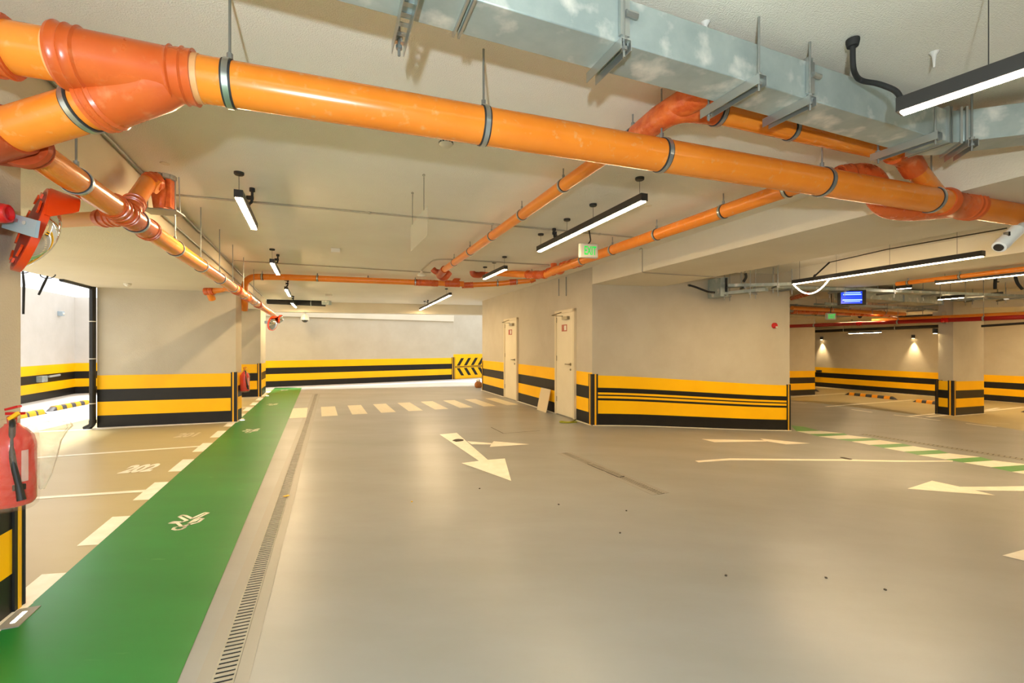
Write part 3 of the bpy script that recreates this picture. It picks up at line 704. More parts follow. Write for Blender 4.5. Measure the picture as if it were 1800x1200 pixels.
mb = MB(); mb.lathe(a, md, [(0, MR+.008), (.02, MR+.016), (.03, MR+.009), (.05, MR+.014), (.06, MR+.008), (L-.11, MR+.010), (L-.10, MR+.018), (L-.09, MR+.010), (L-.06, MR+.010), (L-.05, MR+.018), (L-.04, MR+.010), (L-.01, MR+.016), (L, MR)], 36)
obj('wye_fitting', mb, 'fitting', mainp)
mb = MB(); mb.tube([b, mpx(1830)], MR-.004, 36); obj('far_barrel', mb, 'fitting', mainp)
# --- transverse pipe at the back left, with drop bend
t = thing('orange_drain_pipe', (-3.5, 8.5, 2.57), 'brown orange pipe crossing the aisle at the far left, bent down at its end', 'pipe')
q = [ay(430, 545, 8.5), ay(430, 486, 8.25), ay(500, 487, 8.35), ay(728, 496, 9.0), ay(815, 499, 9.25)]
mb = MB(); mb.tube(fillet(q[:3]+[q[2]+(q[3]-q[2])*.1], .22, 8)+q[3:], .056, 24); obj('barrel', mb, 'pipe_far', t)
for px, yy, Y in ((461, 486.5, 8.28), (558, 489, 8.5), (647, 492.5, 8.78), (730, 496, 9.0)): clamp(t, ay(px, yy, Y), (1, .25, 0), .056, n=20)
sleeve(t, ay(728, 496, 9.0), ay(770, 498, 9.12), .058, [.04, .1, .4]); sleeve(t, ay(782, 498, 9.15), ay(808, 499, 9.2), .06, [.04, .1])
mb = MB(); mb.tube([ay(797, 498, 9.18), ay(806, 487, 9.2)], .055, 18); obj('stub', mb, 'fitting', t)
# two pipes meeting at the stair core
Zm = lambda x, y: (820+x/7.5, 440+y/7.5)
def zt(pts, Y): return [ay(*Zm(*p[:2]), Y+(p[2] if len(p) > 2 else 0)) for p in pts]
t = thing('orange_drain_pipe', ay(*Zm(600, 300), 8.0), 'upper orange pipe of the cluster by the far door', 'pipe', 'orange pipes clustered above the door wall')
mb = MB(); mb.tube(zt([(300, 290, .4), (800, 320, 0), (1050, 320, -.4), (1170, 260, -.7), (1380, 190, -1.1), (1520, 150, -1.3)], 8.1), .060, 24); obj('barrel', mb, 'pipe_far', t)
for p, q in (((800, 318, 0), (930, 322, -.2)), ((930, 322, -.2), (1050, 315, -.4)), ((1080, 290, -.45), (1150, 270, -.62)), ((1290, 205, -.9), (1400, 175, -1.1)), ((1400, 180, -1.1), (1500, 150, -1.28))):
    a, b = zt([p, q], 8.1); sleeve(t, a, b, .062)
mb = MB(); mb.tube(fillet(zt([(1150, 100, -.5), (1150, 270, -.5), (1260, 280, -.7), (1260, 180, -.8)], 8.0), .1), .052, 18); obj('vertical_stub', mb, 'fitting', t)
mb = MB(); mb.box(zt([(1150, 78, -.5)], 8.0)[0], (.11, .10, .09), Matrix.Rotation(.4, 3, 'Z')); obj('mortar_patch', mb, 'concrete_raw', t)
for x, yy, dy in ((600, 300, .2), (860, 320, -.1)):
    clamp(t, zt([(x, yy, dy)], 8.1)[0], (1, .2, 0), .06, n=18)
mb = MB(); mb.tube(fillet(zt([(80, 240, .0), (80, 320, 0), (210, 330, .1), (230, 200, .1)], 8.3), .1), .055, 18); obj('trap_bend', mb, 'fitting_dark', t)
mb = MB(); mb.tube(zt([(230, 180, .1), (240, 260, .1), (320, 300, .2)], 8.3), .06, 18); obj('trap_socket', mb, 'fitting', t)
t = thing('orange_drain_pipe', ay(*Zm(500, 430), 9.2), 'lower orange pipe of the cluster by the far door', 'pipe', 'orange pipes clustered above the door wall')
mb = MB(); mb.tube(fillet(zt([(-60, 460, 0), (400, 440, 0), (850, 395, 0), (910, 330, -.1)], 9.3), .12), .052, 20); obj('barrel', mb, 'pipe_far', t)
for p, q in (((-60, 460), (90, 455)), ((570, 420), (660, 412)), ((835, 398), (900, 370))):
    a, b = zt([p, q], 9.3); sleeve(t, a, b, .054)
clamp(t, zt([(410, 438)], 9.3)[0], (1, .1, 0), .052, n=18); clamp(t, zt([(660, 415)], 9.3)[0], (1, .1, 0), .052, n=18)

# ------------------------------------------------------------------ galvanised duct
Y0 = 1.501; SL = .408; dz0, dz1 = 2.455, 2.625
dn_ = lambda x, off=0: V((x, Y0+SL*x+off, 0)); du = V((1, SL, 0)).normalized(); dnr = V((-du.y, du.x, 0)); DW = .175
t = thing('air_duct', (0.8, 1.85, 2.455), 'galvanised steel air duct along the ceiling at the top of the picture', 'duct')
def ductseg(parent, p, q, w, z0, z1, name='duct_section', m='galv'):
    p = V(p); q = V(q); d = (q-p).normalized(); n = V((-d.y, d.x, 0))*w
    mb = MB(); mb.add([V((c.x, c.y, z)) for z in (z0, z1) for c in (p, q, q+n, p+n)], BF); return obj(name, mb, m, parent, bevel=.004)
joints = [-1.35, -.13, .41, 1.33, 2.36]
for a, b in zip(joints, joints[1:]):
    ductseg(t, dn_(a), dn_(b), DW, dz0, dz1)
    if b < 2.2:
        for o in (-.010, .010):
            mb = MB(); c = dn_(b)+du*o
            mb.add([V((c.x, c.y, z))+k for z in (dz0-.012, dz1+.012) for k in (-du*.004-dnr*.012, du*.004-dnr*.012, du*.004+dnr*(DW+.012), -du*.004+dnr*(DW+.012))], BF); obj('flange', mb, 'steel', t)
# elbow and second run
cc = dn_(2.36); arc = []
k = 10; inner = []; outer = []
dir2 = V((.88, -.30, 0)).normalized(); ang0 = math.atan2(du.y, du.x); ang1 = math.atan2(dir2.y, dir2.x); R_in = .12
cen = cc-dnr*R_in
for i in range(k+1):
    a = ang0+(ang1-ang0)*i/k; n = V((-math.sin(a), math.cos(a), 0)); inner.append(cen+n*R_in); outer.append(cen+n*(R_in+DW))
mb = MB(); vs = [V((c.x, c.y, z)) for c4 in zip(inner, outer) for c, z in ((c4[0], dz0), (c4[1], dz0), (c4[1], dz1), (c4[0], dz1))]
fs = [(0, 1, 2, 3), tuple(4*k+j for j in (3, 2, 1, 0))]
for i in range(k):
    for j in range(4): fs.append((4*i+j, 4*i+(j+1) % 4, 4*i+4+(j+1) % 4, 4*i+4+j))
mb.add(vs, fs); obj('duct_elbow', mb, 'galv', t)
for c, d_ in ((inner[0], du), (inner[-1], dir2)):
    n_ = V((-d_.y, d_.x, 0))
    for o in (-.012, .012):
        mb = MB(); cq = c+d_*o
        mb.add([V((cq.x, cq.y, z))+kk for z in (dz0-.014, dz1+.014) for kk in (-d_*.005-n_*.014, d_*.005-n_*.014, d_*.005+n_*(DW+.014), -d_*.005+n_*(DW+.014))], BF); obj('flange', mb, 'steel', t)
ductseg(t, inner[-1], inner[-1]+dir2*.95, DW, dz0, dz1)
# strut hangers of the duct
def strut(c, d_, n_, L, rod_offs, name='strut_hanger', lab=None):
    s_ = .021; c = V(c)
    mb = MB()
    for side in (-1, 1):
        mb.add([c+d_*(side*s_+a)+n_*b+V((0, 0, z)) for z in (-.040, 0) for a, b in ((-.0015, 0), (.0015, 0), (.0015, L), (-.0015, L))], BF)
    for kx in range(int(L/.05)+1):      # slotted web
        b0 = min(kx*.05, L-.02); mb.add([c+d_*a+n_*(b0+b)+V((0, 0, z)) for z in (-.003, 0) for a, b in ((-s_, 0), (s_, 0), (s_, .02), (-s_, .02))], BF)
    for e in (-.009, .009): mb.add([c+d_*(a+e)+n_*b+V((0, 0, z)) for z in (-.003, 0) for a, b in ((-.009, 0), (.009, 0), (.009, L), (-.009, L))][:8], BF) if False else None
    o = obj('strut_channel', mb, 'steel', t)
    for ro in rod_offs:
        q = c+n_*ro; mb = MB(); mb.tube([q-V((0, 0, .06)), V((q.x, q.y, CE+.005))], .005, 8)
        mb.lathe(q-V((0, 0, .035)), (0, 0, 1), [(0, .012), (.012, .012)], 6); mb.lathe(q+V((0, 0, .002)), (0, 0, 1), [(0, .013), (.010, .013)], 6); obj('threaded_rod', mb, 'galv_rod', o)
zs = dz0-.001
for x, off, ex in ((-.30, -.06, .20), (.40, -.03, .06), (1.00, -.06, .14), (1.32, -.03, .06), (2.19, -.05, .14)):
    strut(dn_(x)+dnr*off+V((0, 0, zs)), du, dnr, DW+ex, (.02, DW+ex-.03) if off < -.04 else (.015,))
n2 = V((-dir2.y, dir2.x, 0)); strut(inner[-1]+dir2*.03-n2*.03+V((0, 0, zs)), dir2, n2, DW+.05, (.015,))
# vertical locking cleats on the duct's front face
for x in (.405, 1.33):
    mb = MB(); c = dn_(x)-dnr*.016; mb.add([V((c.x, c.y, z))+kk for z in (dz0+.02, dz1-.01) for kk in (-du*.02, du*.02, du*.02+dnr*.014, -du*.02+dnr*.014)], BF)
    mb.lathe(V((c.x, c.y, dz0+.10))-dnr*.004, du, [(0, .012), (.05, .012)], 8); obj('locking_cleat', mb, 'steel', t)
# flexible conduit over the duct
c0 = az(1499, 70, CE-.01); P = fillet([c0, c0-V((0, 0, .13)), ay(1510, 142, 2.12)+V((0, .0, 0)), ay(1545, 147, 2.0), ay(1578, 160, 1.96), ay(1585, 180, 1.93)], .08, 6)
mb = MB(); mb.tube(P, .011, 10); mb.lathe(c0-V((0, 0, .03)), (0, 0, 1), [(0, .022), (.02, .026), (.032, .026)], 14)
tag(obj('flexible_conduit', mb, 'insulation'), 'black corrugated conduit dropping from the ceiling to the top right light', 'conduit')
for px, py in ((1240, 40), (1642, 92)):
    c = az(px, py, CE); mb = MB(); mb.lathe(c-V((0, 0, .07)), (0, 0, 1), [(0, .004), (.03, .006), (.055, .010), (.072, .022)], 10)
    tag(obj('plaster_anchor', mb, 'plaster_court'), 'plaster covered anchor stub on the ceiling behind the duct, %s' % ('left one' if px < 1300 else 'right one'), 'anchor', 'plaster covered anchors')

# ------------------------------------------------------------------ conduits on the ceiling and walls
def conduit(pts, r, label, m='conduit', boxes=()):
    mb = MB(); mb.tube(pts, r, 8)
    for c in boxes: mb.lathe(V(c)-V((0, 0, r)), (0, 0, 1), [(0, r*1.9), (r*2, r*1.9)], 8)
    return tag(obj('conduit', mb, m), label, 'conduit', 'thin conduits on the ceiling')
zc = CE-.010
a, b = az(301, 342, zc), az(1114, 417, zc)
conduit([a, b], .009, 'thin ceiling conduit crossing behind the first strip light', boxes=[a+(b-a)*t for t in (.35, .62, .9)])
a, b = az(411, 458, zc), az(757, 479, zc); conduit([a, b], .009, 'thin ceiling conduit across the aisle before the transverse pipe', boxes=[a+(b-a)*.45])
a, b, c = az(741, 475, zc), az(764, 454, zc), az(966, 466, zc); conduit(fillet([a, b, c], .3, 5), .011, 'bent pale conduit leading to the cone detector')
conduit([V((BX(1.9)+.022, 1.9, CE-.02)), V((BX(12.2)+.022, 12.2, CE-.02))], .012, 'grey conduit along the top edge of the left slab', 'galv_rod')
conduit([V((BX(4.0)+.02, 4.0, 2.50)), V((BX(12.2)+.02, 12.2, 2.50))], .010, 'second conduit on the left slab face below the ceiling line', 'galv_rod')
a = ay(1129, 434, 6.2); conduit(fillet([V((1.78, 6.35, 2.69)), ay(1129, 436, 6.2), ay(1129, 476, 6.2)], .03, 3)+[], .008, 'thin conduit dropping down the beam right of the exit sign')
conduit(fillet([ay(1129, 476, 6.2), az(1130, 479, 2.392), az(1268, 487.5, 2.392)], .04, 3), .008, 'thin conduit crossing the beam soffit above the stair core')
for k, (px, pb) in enumerate(((983, 520), (996, 520))):
    s = on_dw(px); c = K0+dd*s+dn*.012; conduit([V((c.x, c.y, 2.66)), V((c.x, c.y, CAMZ+(CY-pb)/F*c.y))], .010, ('left' if k == 0 else 'right')+' one of two conduits going down the stair core beside the near door', 'galv_rod')
a = ay(1400, 496, 7.0)
conduit([az(1458, 461, 2.66), az(1560, 438, 2.66), az(1770, 401, 2.66)], .008, 'thin dark conduit on the ceiling above the right lane light', 'spot_dark')
conduit([az(1458, 461, 2.66), ay(1430, 487, 7.0)], .012, 'black cable dropping to the right lane light', 'insulation')

# ------------------------------------------------------------------ detectors and small ceiling things
def disc(name, c, prof, m, label, cat, group=None, n=24):
    mb = MB(); mb.lathe(c, (0, 0, -1), prof, n); return tag(obj(name, mb, m), label, cat, group)
c = az(784, 246, CE); t = thing('smoke_detector', c, 'white slotted smoke detector on the ceiling just below the main pipe', 'smoke detector')
mb = MB(); mb.lathe(c, (0, 0, -1), [(0, .055), (.012, .055), (.014, .046), (.030, .046), (.034, .040), (.044, .030), (.047, .01)], 28); obj('body', mb, 'white_plastic', t)
mb = MB()
for k in range(14):
    a_ = k*2*math.pi/14; mb.box(c+V((math.cos(a_)*.0445, math.sin(a_)*.0445, -.022)), (.006, .014, .007), Matrix.Rotation(a_, 3, 'Z'))
obj('slot', mb, 'black_rubber', t)
disc('smoke_detector', az(224, 498, 2.30), [(0, .05), (.02, .05), (.04, .03), (.05, .01)], 'white_plastic', 'small white detector under the left slab above the wall block', 'smoke detector')
disc('blank_plate', az(290, 287, CE), [(0, .032), (.005, .030)], 'plaster_beam', 'round blanking plate on the ceiling above the left pipe', 'plate', 'round blanking plates')
disc('blank_plate', az(1140, 361, CE), [(0, .034), (.005, .032)], 'plaster_beam', 'round blanking plate on the ceiling right of the long strip light', 'plate', 'round blanking plates')
c = az(741, 475, CE); t = disc('cone_detector', c, [(0, .02), (.04, .02), (.05, .06), (.09, .085), (.11, .06), (.12, .02)], 'white_plastic', 'cream cone shaped detector at end of the bent conduit', 'smoke detector')
c = az(590, 437, CE); mb = MB(); mb.box(c-V((0, 0, .03)), (.12, .12, .06), Matrix.Rotation(.35, 3, 'Z')); tag(obj('junction_box', mb, 'white_plastic', bevel=.008), 'small cream junction box on the ceiling in mid aisle', 'junction box')
c = az(578, 517, CE); mb = MB(); mb.box(c-V((0, 0, .03)), (.16, .14, .05), Matrix.Rotation(.35, 3, 'Z')); tag(obj('junction_box', mb, 'white_plastic', bevel=.008), 'pale box on the ceiling just before the far beam', 'junction box')
# hanging clear panel
c = ay(738, 405, 3.8); t = thing('hanging_panel', c, 'clear acrylic panel hanging edge on from two wires in mid aisle', 'panel')
TL = ay(722, 400, 4.06); TR = ay(751, 360, 3.46)
TL.z = TR.z = 2.41
dpn = V((TR.y-TL.y, -(TR.x-TL.x), 0)).normalized()*.002
mb = MB(); H_ = V((0, 0, -.22)); mb.add([TL-dpn, TR-dpn, TR+dpn, TL+dpn, TL-dpn+H_, TR-dpn+H_, TR+dpn+H_, TL+dpn+H_], BF); obj('acrylic_sheet', mb, 'clear_panel', t)
for f in (.12, .82):
    q = TL+(TR-TL)*f; mb = MB(); mb.tube([q, V((q.x, q.y, CE-.03))], .0022, 6)
    mb.tube([V((q.x+.008*math.cos(a_), q.y, CE-.015+.008*math.sin(a_))) for a_ in [i*.7 for i in range(10)]], .002, 5); obj('hanging_wire', mb, 'spot_dark', t)

# ------------------------------------------------------------------ exit signs
def exit_sign(c, w, hh, label, txt=True, rot=0.10, rod_top=CE):
    c = V(c); R = Matrix.Rotation(rot, 3, 'Z'); t = thing('exit_sign', c, label, 'exit sign')
    mb = MB(); mb.box(c, (w, .055, hh), R); b = obj('sign_box', mb, 'sign_white', t, bevel=.012)
    cu = bpy.data.curves.new('t', 'FONT'); cu.body = 'EXIT'; cu.size = 1; cu.align_x = 'CENTER'; cu.align_y = 'CENTER'; cu.extrude = .02; cu.offset = .018
    to = bpy.data.objects.new('t', cu); me = bpy.data.meshes.new_from_object(to); bpy.data.objects.remove(to)
    xs_ = [v.co.x for v in me.vertices]; ys_ = [v.co.y for v in me.vertices]; mx, my = (max(xs_)+min(xs_))/2, (max(ys_)+min(ys_))/2
    sx, sy = w*.66/(max(xs_)-min(xs_)), hh*.62/(max(ys_)-min(ys_))
    for v in me.vertices: v.co = R @ V(((v.co.x-mx)*sx+w*.06, -.0285-v.co.z*.06, (v.co.y-my)*sy))
    me.materials.clear(); me.materials.append(M['exit_green']); o = bpy.data.objects.new('lettering', me); COL.objects.link(o); o.parent = t
    mb = MB(); mb.tube(fillet([V((c.x+.0, c.y, c.z+hh/2)), V((c.x+.03, c.y, (c.z+rod_top)/2)), V((c.x+.01, c.y, rod_top))], .05), .008, 8); obj('cord', mb, 'insulation', t)
    return t
exit_sign(ay(1034, 441, 5.35), .235, .165, 'white EXIT sign with green letters hanging under the long strip light', rot=.30)
exit_sign(ay(1460, 556, 11.0), .23, .165, 'smaller green lit exit sign over the right lane', rot=-.1)
c = ay(1544, 567, 13.0); mb = MB(); mb.box(c, (.09, .04, .09)); tag(obj('exit_sign', mb, 'exit_green'), 'tiny green sign hanging at the red pipe', 'exit sign')

# ------------------------------------------------------------------ screen on the right
c = ay(1497, 523, 8.4); R = Matrix.Rotation(-.18, 3, 'Z')
t = thing('display_screen', c, 'black framed blue glowing display hanging over the right lane', 'screen')
mb = MB(); mb.box(c, (.45, .07, .275), R); obj('frame', mb, 'black_metal', t, bevel=.006)
mb = MB(); mb.box(c+R @ V((-.02, -.0365, 0)), (.35, .004, .225), R); sc_ = obj('screen_panel', mb, 'screen_blue', t)
for z, wd_, th in ((.088, .27, .010), (.055, .30, .016), (-.045, .32, .016), (-.075, .26, .008)):
    mb = MB(); mb.box(c+R @ V((-.01, -.040, z)), (wd_, .003, th), R); obj('text_line', mb, 'screen_line', sc_)
for sx in (-.12, .12):
    mb = MB(); mb.tube([c+V((sx, 0, .135)), c+V((sx*.15, 0, .30)), V((c.x+sx*.15, c.y, CE))], .003, 6); obj('hanging_wire', mb, 'galv_rod', t)
for z in (-.11, .11):
    mb = MB(); mb.box(c+R @ V((.235, .0, z)), (.03, .05, .03), R); obj('corner_bolt', mb, 'steel', t)

# ------------------------------------------------------------------ right lane services
def rod(c, ceil=CE, below=.06, label='', r=.006):
    pass
def tray(p, q, w, label, z, m='galv', rods=4, hgt=.05, ceil=CE):
    p = V((p[0], p[1], z)); q = V((q[0], q[1], z)); d = (q-p).normalized(); n = V((-d.y, d.x, 0)); L = (q-p).length
    t = thing('cable_tray', (p+q)/2, label, 'cable tray', 'galvanised cable trays over the right lane')
    for s in (0, 1):
        c = p+n*w*s; e = q+n*w*s; mb = MB(); mb.add(beam_box(c, e, .012, hgt), BF); obj('side_rail', mb, m, t)
    mb = MB(); mb.add(beam_box(p+n*w/2, q+n*w/2, w*.98, .004), BF); obj('tray_floor', mb, m, t)
    for i in range(rods):
        c = p+d*L*(i+.5)/rods; mb = MB()
        for s in (-.04, w+.04): mb.tube([c+n*s-V((0, 0, .11)), c+n*s+V((0, 0, ceil-z))], .006, 6)
        mb.box(c+n*w/2-V((0, 0, .02)), (.04, w+.12, .03), Matrix.Rotation(math.atan2(d.y, d.x), 3, 'Z')); obj('trapeze_hanger', mb, 'galv_rod', t)
    return t
tray(az(1340, 505, 2.36), az(1830, 523, 2.36), .22, 'long cable tray crossing the right lane above the blue display', 2.36, rods=6)
tray(az(1450, 535, 2.28), az(1700, 549, 2.28), .25, 'second cable tray behind the blue display', 2.28, rods=4)
tray(az(1280, 506, 2.34), az(1395, 497, 2.40), .14, 'short cable tray at the top right of the stair core wall', 2.36, rods=2)
tray(az(1680, 528, 2.44), az(1860, 522, 2.44), .3, 'cable tray at the right frame edge', 2.44, rods=3)
def rduct(p, q, w, z0, z1, label, m='galv', name='air_duct'):
    p = V(p); q = V(q); d = (q-p).normalized(); t = thing(name, ((p.x+q.x)/2, (p.y+q.y)/2, z0), label, 'duct', 'ducts over the right lane')
    n = max(2, int((q-p).length/1.2)); nv = V((-d.y, d.x, 0))
    for i in range(n):
        a = p+(q-p)*i/n; b = p+(q-p)*(i+1)/n; ductseg(t, a, b-d*.01, w, z0, z1, m=m)
        mb = MB(); mb.add([V((b.x, b.y, z))+k_ for z in (z0-.02, z1+.02) for k_ in (-d*.015-nv*.02, -nv*.02, nv*(w+.02), -d*.015+nv*(w+.02))], BF); obj('flange', mb, 'steel', t)
    return t
rduct((7.4, 9.7, 0), (10.6, 11.2, 0), .5, 2.36, 2.60, 'galvanised duct crossing the right lane behind the trays')
rduct((5.9, 10.6, 0), (9.3, 12.5, 0), .5, 2.16, 2.36, 'dull duct low over the right lane behind the display', 'concrete_raw')
rduct((11.2, 8.4, 0), (14.4, 9.3, 0), .6, 2.25, 2.55, 'dark duct at the far right above the orange pipe', 'conduit')
# services box on the stair core wall
c = ay(1262, 506, 8.15); t = thing('riser_cabinet', c, 'grey steel cable riser on the stair core wall below the beam', 'cabinet')
mb = MB(); mb.box(c, (.16, .35, .34), Matrix.Rotation(.22, 3, 'Z')); obj('casing', mb, 'galv', t, bevel=.006)
mb = MB(); mb.box(c+V((.06, -.19, .03)), (.03, .02, .24), Matrix.Rotation(.22, 3, 'Z')); obj('slot', mb, 'black_rubber', t)
mb = MB(); mb.tube(fillet([ay(1212, 501, 7.95), ay(1222, 504, 7.9), ay(1245, 513, 7.95), ay(1256, 514, 8.0)], .05), .018, 10); obj('cable_gland', mb, 'insulation', t)
mb = MB(); mb.tube([ay(1213, 501.5, 7.95), ay(1211, 501, 8.1)], .022, 10); obj('gland_nut', mb, 'black_rubber', t)
tray(az(1254, 519, 2.25), az(1345, 511, 2.25), .12, 'narrow cable tray at foot of the riser on the stair core wall', 2.25, rods=2, m='galv')
# sagging insulated cables
for (pts, lab) in (([(1480, 491), (1430, 487), (1436, 481)], 'thick black cable above the dangling LED tape'), ([(1310, 480), (1312, 487), (1307, 495)], 'short black hose above the riser tray'), ([(1752, 465), (1749, 500), (1749, 508)], 'straight black hose near the right frame edge'), ([(1779, 465), (1788, 498), (1797, 508)], 'slanting black hose at the right frame edge')):
    mb = MB(); mb.tube(fillet([ay(px, py, 7.6) for px, py in pts], .1), .022, 10); tag(obj('insulated_hose', mb, 'insulation'), lab, 'hose', 'black hoses above the right lane')
# far orange pipes and the red sprinkler main
def fpipe(pts, r, label, m='pipe_far', cl=(), ceil=CE, name='orange_drain_pipe'):
    t = thing(name, pts[0], label, 'pipe'); mb = MB(); mb.tube(fillet(pts, .25), r, 18); obj('barrel', mb, m, t)
    d = (V(pts[-1])-V(pts[0]))
    for f in cl: clamp(t, V(pts[0])+d*f, d, r, n=16, ceil=ceil)
    return t
fpipe([az(1576, 499, 2.35), az(1830, 469, 2.35)], .034, 'orange pipe hanging behind the second beam at the right', cl=(.1, .5))
fpipe([ay(1392, 541, 11.0), ay(1590, 552, 12.6)], .05, 'upper far orange pipe below the display', cl=(.3, .8), ceil=2.6)
fpipe([ay(1392, 548, 11.2), ay(1560, 554, 12.6), ay(1580, 560, 13.2)], .05, 'lower far orange pipe below the display', 'fitting', cl=(.2, .6), ceil=2.6)
fpipe([ay(1392, 524, 11.0), ay(1420, 516, 10.0)], .05, 'short far orange pipe at the edge of the stair core', 'fitting')
rr0, rr1 = V((8.7, 15.0, 1.965)), V((11.6, 8.75, 1.965))
t = fpipe([rr0, rr1], .052, 'red sprinkler main crossing in front of the right pillar', 'red_pipe', name='red_sprinkler_pipe')
rdv = rr1-rr0
for f in (.18, .49, .73, .9):
    c = rr0+rdv*f; clamp(t, c, rdv, .053, n=18, wd=.03)
for f in (.35, .62): sleeve(t, rr0+rdv*f, rr0+rdv*(f+.02), .05, [.02, .06], m='red_steel')
fpipe([rr0+rdv*.38+V((.28, .1, .08)), rr1+V((.28, .1, .08))], .055, 'orange pipe directly behind the red sprinkler main', 'pipe_far')
bp0 = ay(1425, 582.5, 19.6); bp1 = ay(1652, 573.2, 15.9); t = fpipe([bp0, bp1], .06, 'black pipe along the top of the far right wall', 'black_pipe', name='black_pipe', cl=(.3, .7), ceil=2.32)
fpipe([ay(1725, 573, 11.4), ay(1830, 566, 10.6)], .03, 'black conduit right of the right pillar', 'black_pipe', name='black_conduit')
# back left black duct pipe
t = fpipe([ay(470, 529, 13.4), ay(572, 533.5, 13.8)], .085, 'black insulated pipe under the far beam at the left', 'insulation', name='black_pipe', cl=(.75,), ceil=CE)
mb = MB(); mb.box(ay(574, 532, 13.7), (.22, .18, .12)); obj('end_valve', mb, 'galv', t)

# ------------------------------------------------------------------ alarm, camera, wall lights
s_ = V((K1-K0)).normalized(); fn = V((s_.y, -s_.x, 0))
c = ay(1362, 572, 8.62); f_ = (c-K0).dot(s_); c = K0+s_*f_+fn*.002+V((0, 0, c.z))
t = thing('alarm_bell', c, 'small red fire alarm sounder on the right end of the stair core wall', 'alarm')
mb = MB(); mb.lathe(c, fn, [(0, .055), (.03, .055), (.045, .045), (.06, .02)], 20); obj('body', mb, 'red_alarm', t)
mb = MB(); mb.box(c+fn*.055-V((0, 0, .03)), (.03, .03, .025)); obj('strobe', mb, 'white_plastic', t)
c = V((-2.44, 1.99, 1.93)); t = thing('alarm_sounder', c, 'red fire alarm sounder with white base on the near left pillar', 'alarm')
ax = V((.95, .30, 0)).normalized(); c = V((-2.275, 1.96, 1.925))
mb = MB(); mb.lathe(c-ax*.03, ax, [(-.12, .03), (-.02, .03), (0, .042), (.02, .045), (.035, .043), (.07, .043), (.10, .042), (.115, .038), (.117, .03), (.105, .02)], 28); obj('horn', mb, 'red_alarm', t)
mb = MB(); mb.lathe(c-V((.02, 0, .028))-ax*.01, ax, [(0, .045), (.05, .045)], 24); obj('base', mb, 'white_plastic', t)
# bullet camera at right edge
c = ay(1772, 421, 2.9); t = thing('bullet_camera', c, 'white bullet security camera at the right frame edge under the main pipe', 'camera')
p0 = ay(1789, 403, 2.86); ax = (ay(1752, 438, 2.82)-p0).normalized()
mb = MB(); mb.lathe(p0, ax, [(0, .03), (.01, .038), (.13, .038), (.16, .040), (.20, .036), (.205, .02)], 20)
u = V((0, 0, 1)); obj('body', mb, 'cctv_white', t)
mb = MB(); mb.lathe(p0+ax*.196, ax, [(0, .028), (.012, .024)], 18); obj('lens', mb, 'dome_black', t)
mb = MB(); mb.box(p0+ax*.09+V((-.037, -.02, .008)), (.012, .03, .04)); obj('side_vent', mb, 'dome_black', t)
mb = MB(); mb.tube([p0+ax*.05, ay(1795, 396, 2.98), ay(1822, 392, 3.0)], .018, 12); mb.box(ay(1826, 392, 3.0), (.09, .09, .12)); mb.tube([ay(1826, 392, 3.0), ay(1826, 392, 3.0)+V((0, 0, CE-ay(1826, 392, 3.0).z))], .02, 10); obj('mount_arm', mb, 'cctv_white', t)
# dome camera on far wall
c = ay(536, 560, 15.0); c = V((c.x, 14.35, CAMZ+(CY-559)/F*14.35)); c.x = (536-CX)/F*14.35
t = thing('dome_camera', c, 'white dome security camera hanging below the far beam', 'camera')
mb = MB(); mb.lathe(c+V((0, 0, .12)), (0, 0, -1), [(0, .06), (.05, .11), (.16, .13), (.18, .13)], 24); mb.tube([c+V((0, 0, .10)), V((c.x, c.y, 2.40))], .025, 10); obj('housing', mb, 'cctv_white', t)
mb = MB(); mb.lathe(c-V((0, 0, .04)), (0, 0, -1), [(0, .11), (.05, .09), (.09, .05), (.10, .01)], 20); obj('dome', mb, 'dome_black', t)
# court wall lamp
cwn = V((.93, .38, 0)).normalized()
def court_pt(px, py):
    p, q = V((-9.9, 7.1)), V((B0.x, B0.y)); r = (px-CX)/F; t_ = (p.x-r*p.y)/(r*(q.y-p.y)-(q.x-p.x)); y = p.y+(q.y-p.y)*t_
    return V((r*y, y, CAMZ+(CY-py)/F*y))
c = court_pt(103, 551); t = thing('wall_lamp', c, 'small square up and down lamp on the pale court wall', 'wall lamp')
mb = MB(); mb.box(c+cwn*.05, (.10, .12, .12), Matrix.Rotation(.38, 3, 'Z')); obj('housing', mb, 'bracket', t, bevel=.005)
mb = MB(); mb.lathe(c+cwn*.10, cwn, [(0, .032), (.02, .02)], 14); obj('lens', mb, 'white_plastic', t)
def spot(loc, energy, size, rx, rz, blend=.6, col=(1, .75, .42)):
    l = bpy.data.lights.new('wall_spot', 'SPOT'); l.energy = energy; l.spot_size = size; l.spot_blend = blend; l.color = col; l.shadow_soft_size = .02
    o = bpy.data.objects.new('wall_spot', l); COL.objects.link(o); o.location = loc; o.rotation_euler = (rx, 0, rz)
wd_ = (W1-W0).normalized(); wnn = V((-abs(wd_.y), -abs(wd_.x), 0)).normalized()
def rw_pt(px, py):
    r = (px-CX)/F; t_ = (W0.x-r*W0.y)/(r*(W1.y-W0.y)-(W1.x-W0.x)); y = W0.y+(W1.y-W0.y)*t_; return V((r*y, y, CAMZ+(CY-py)/F*y))
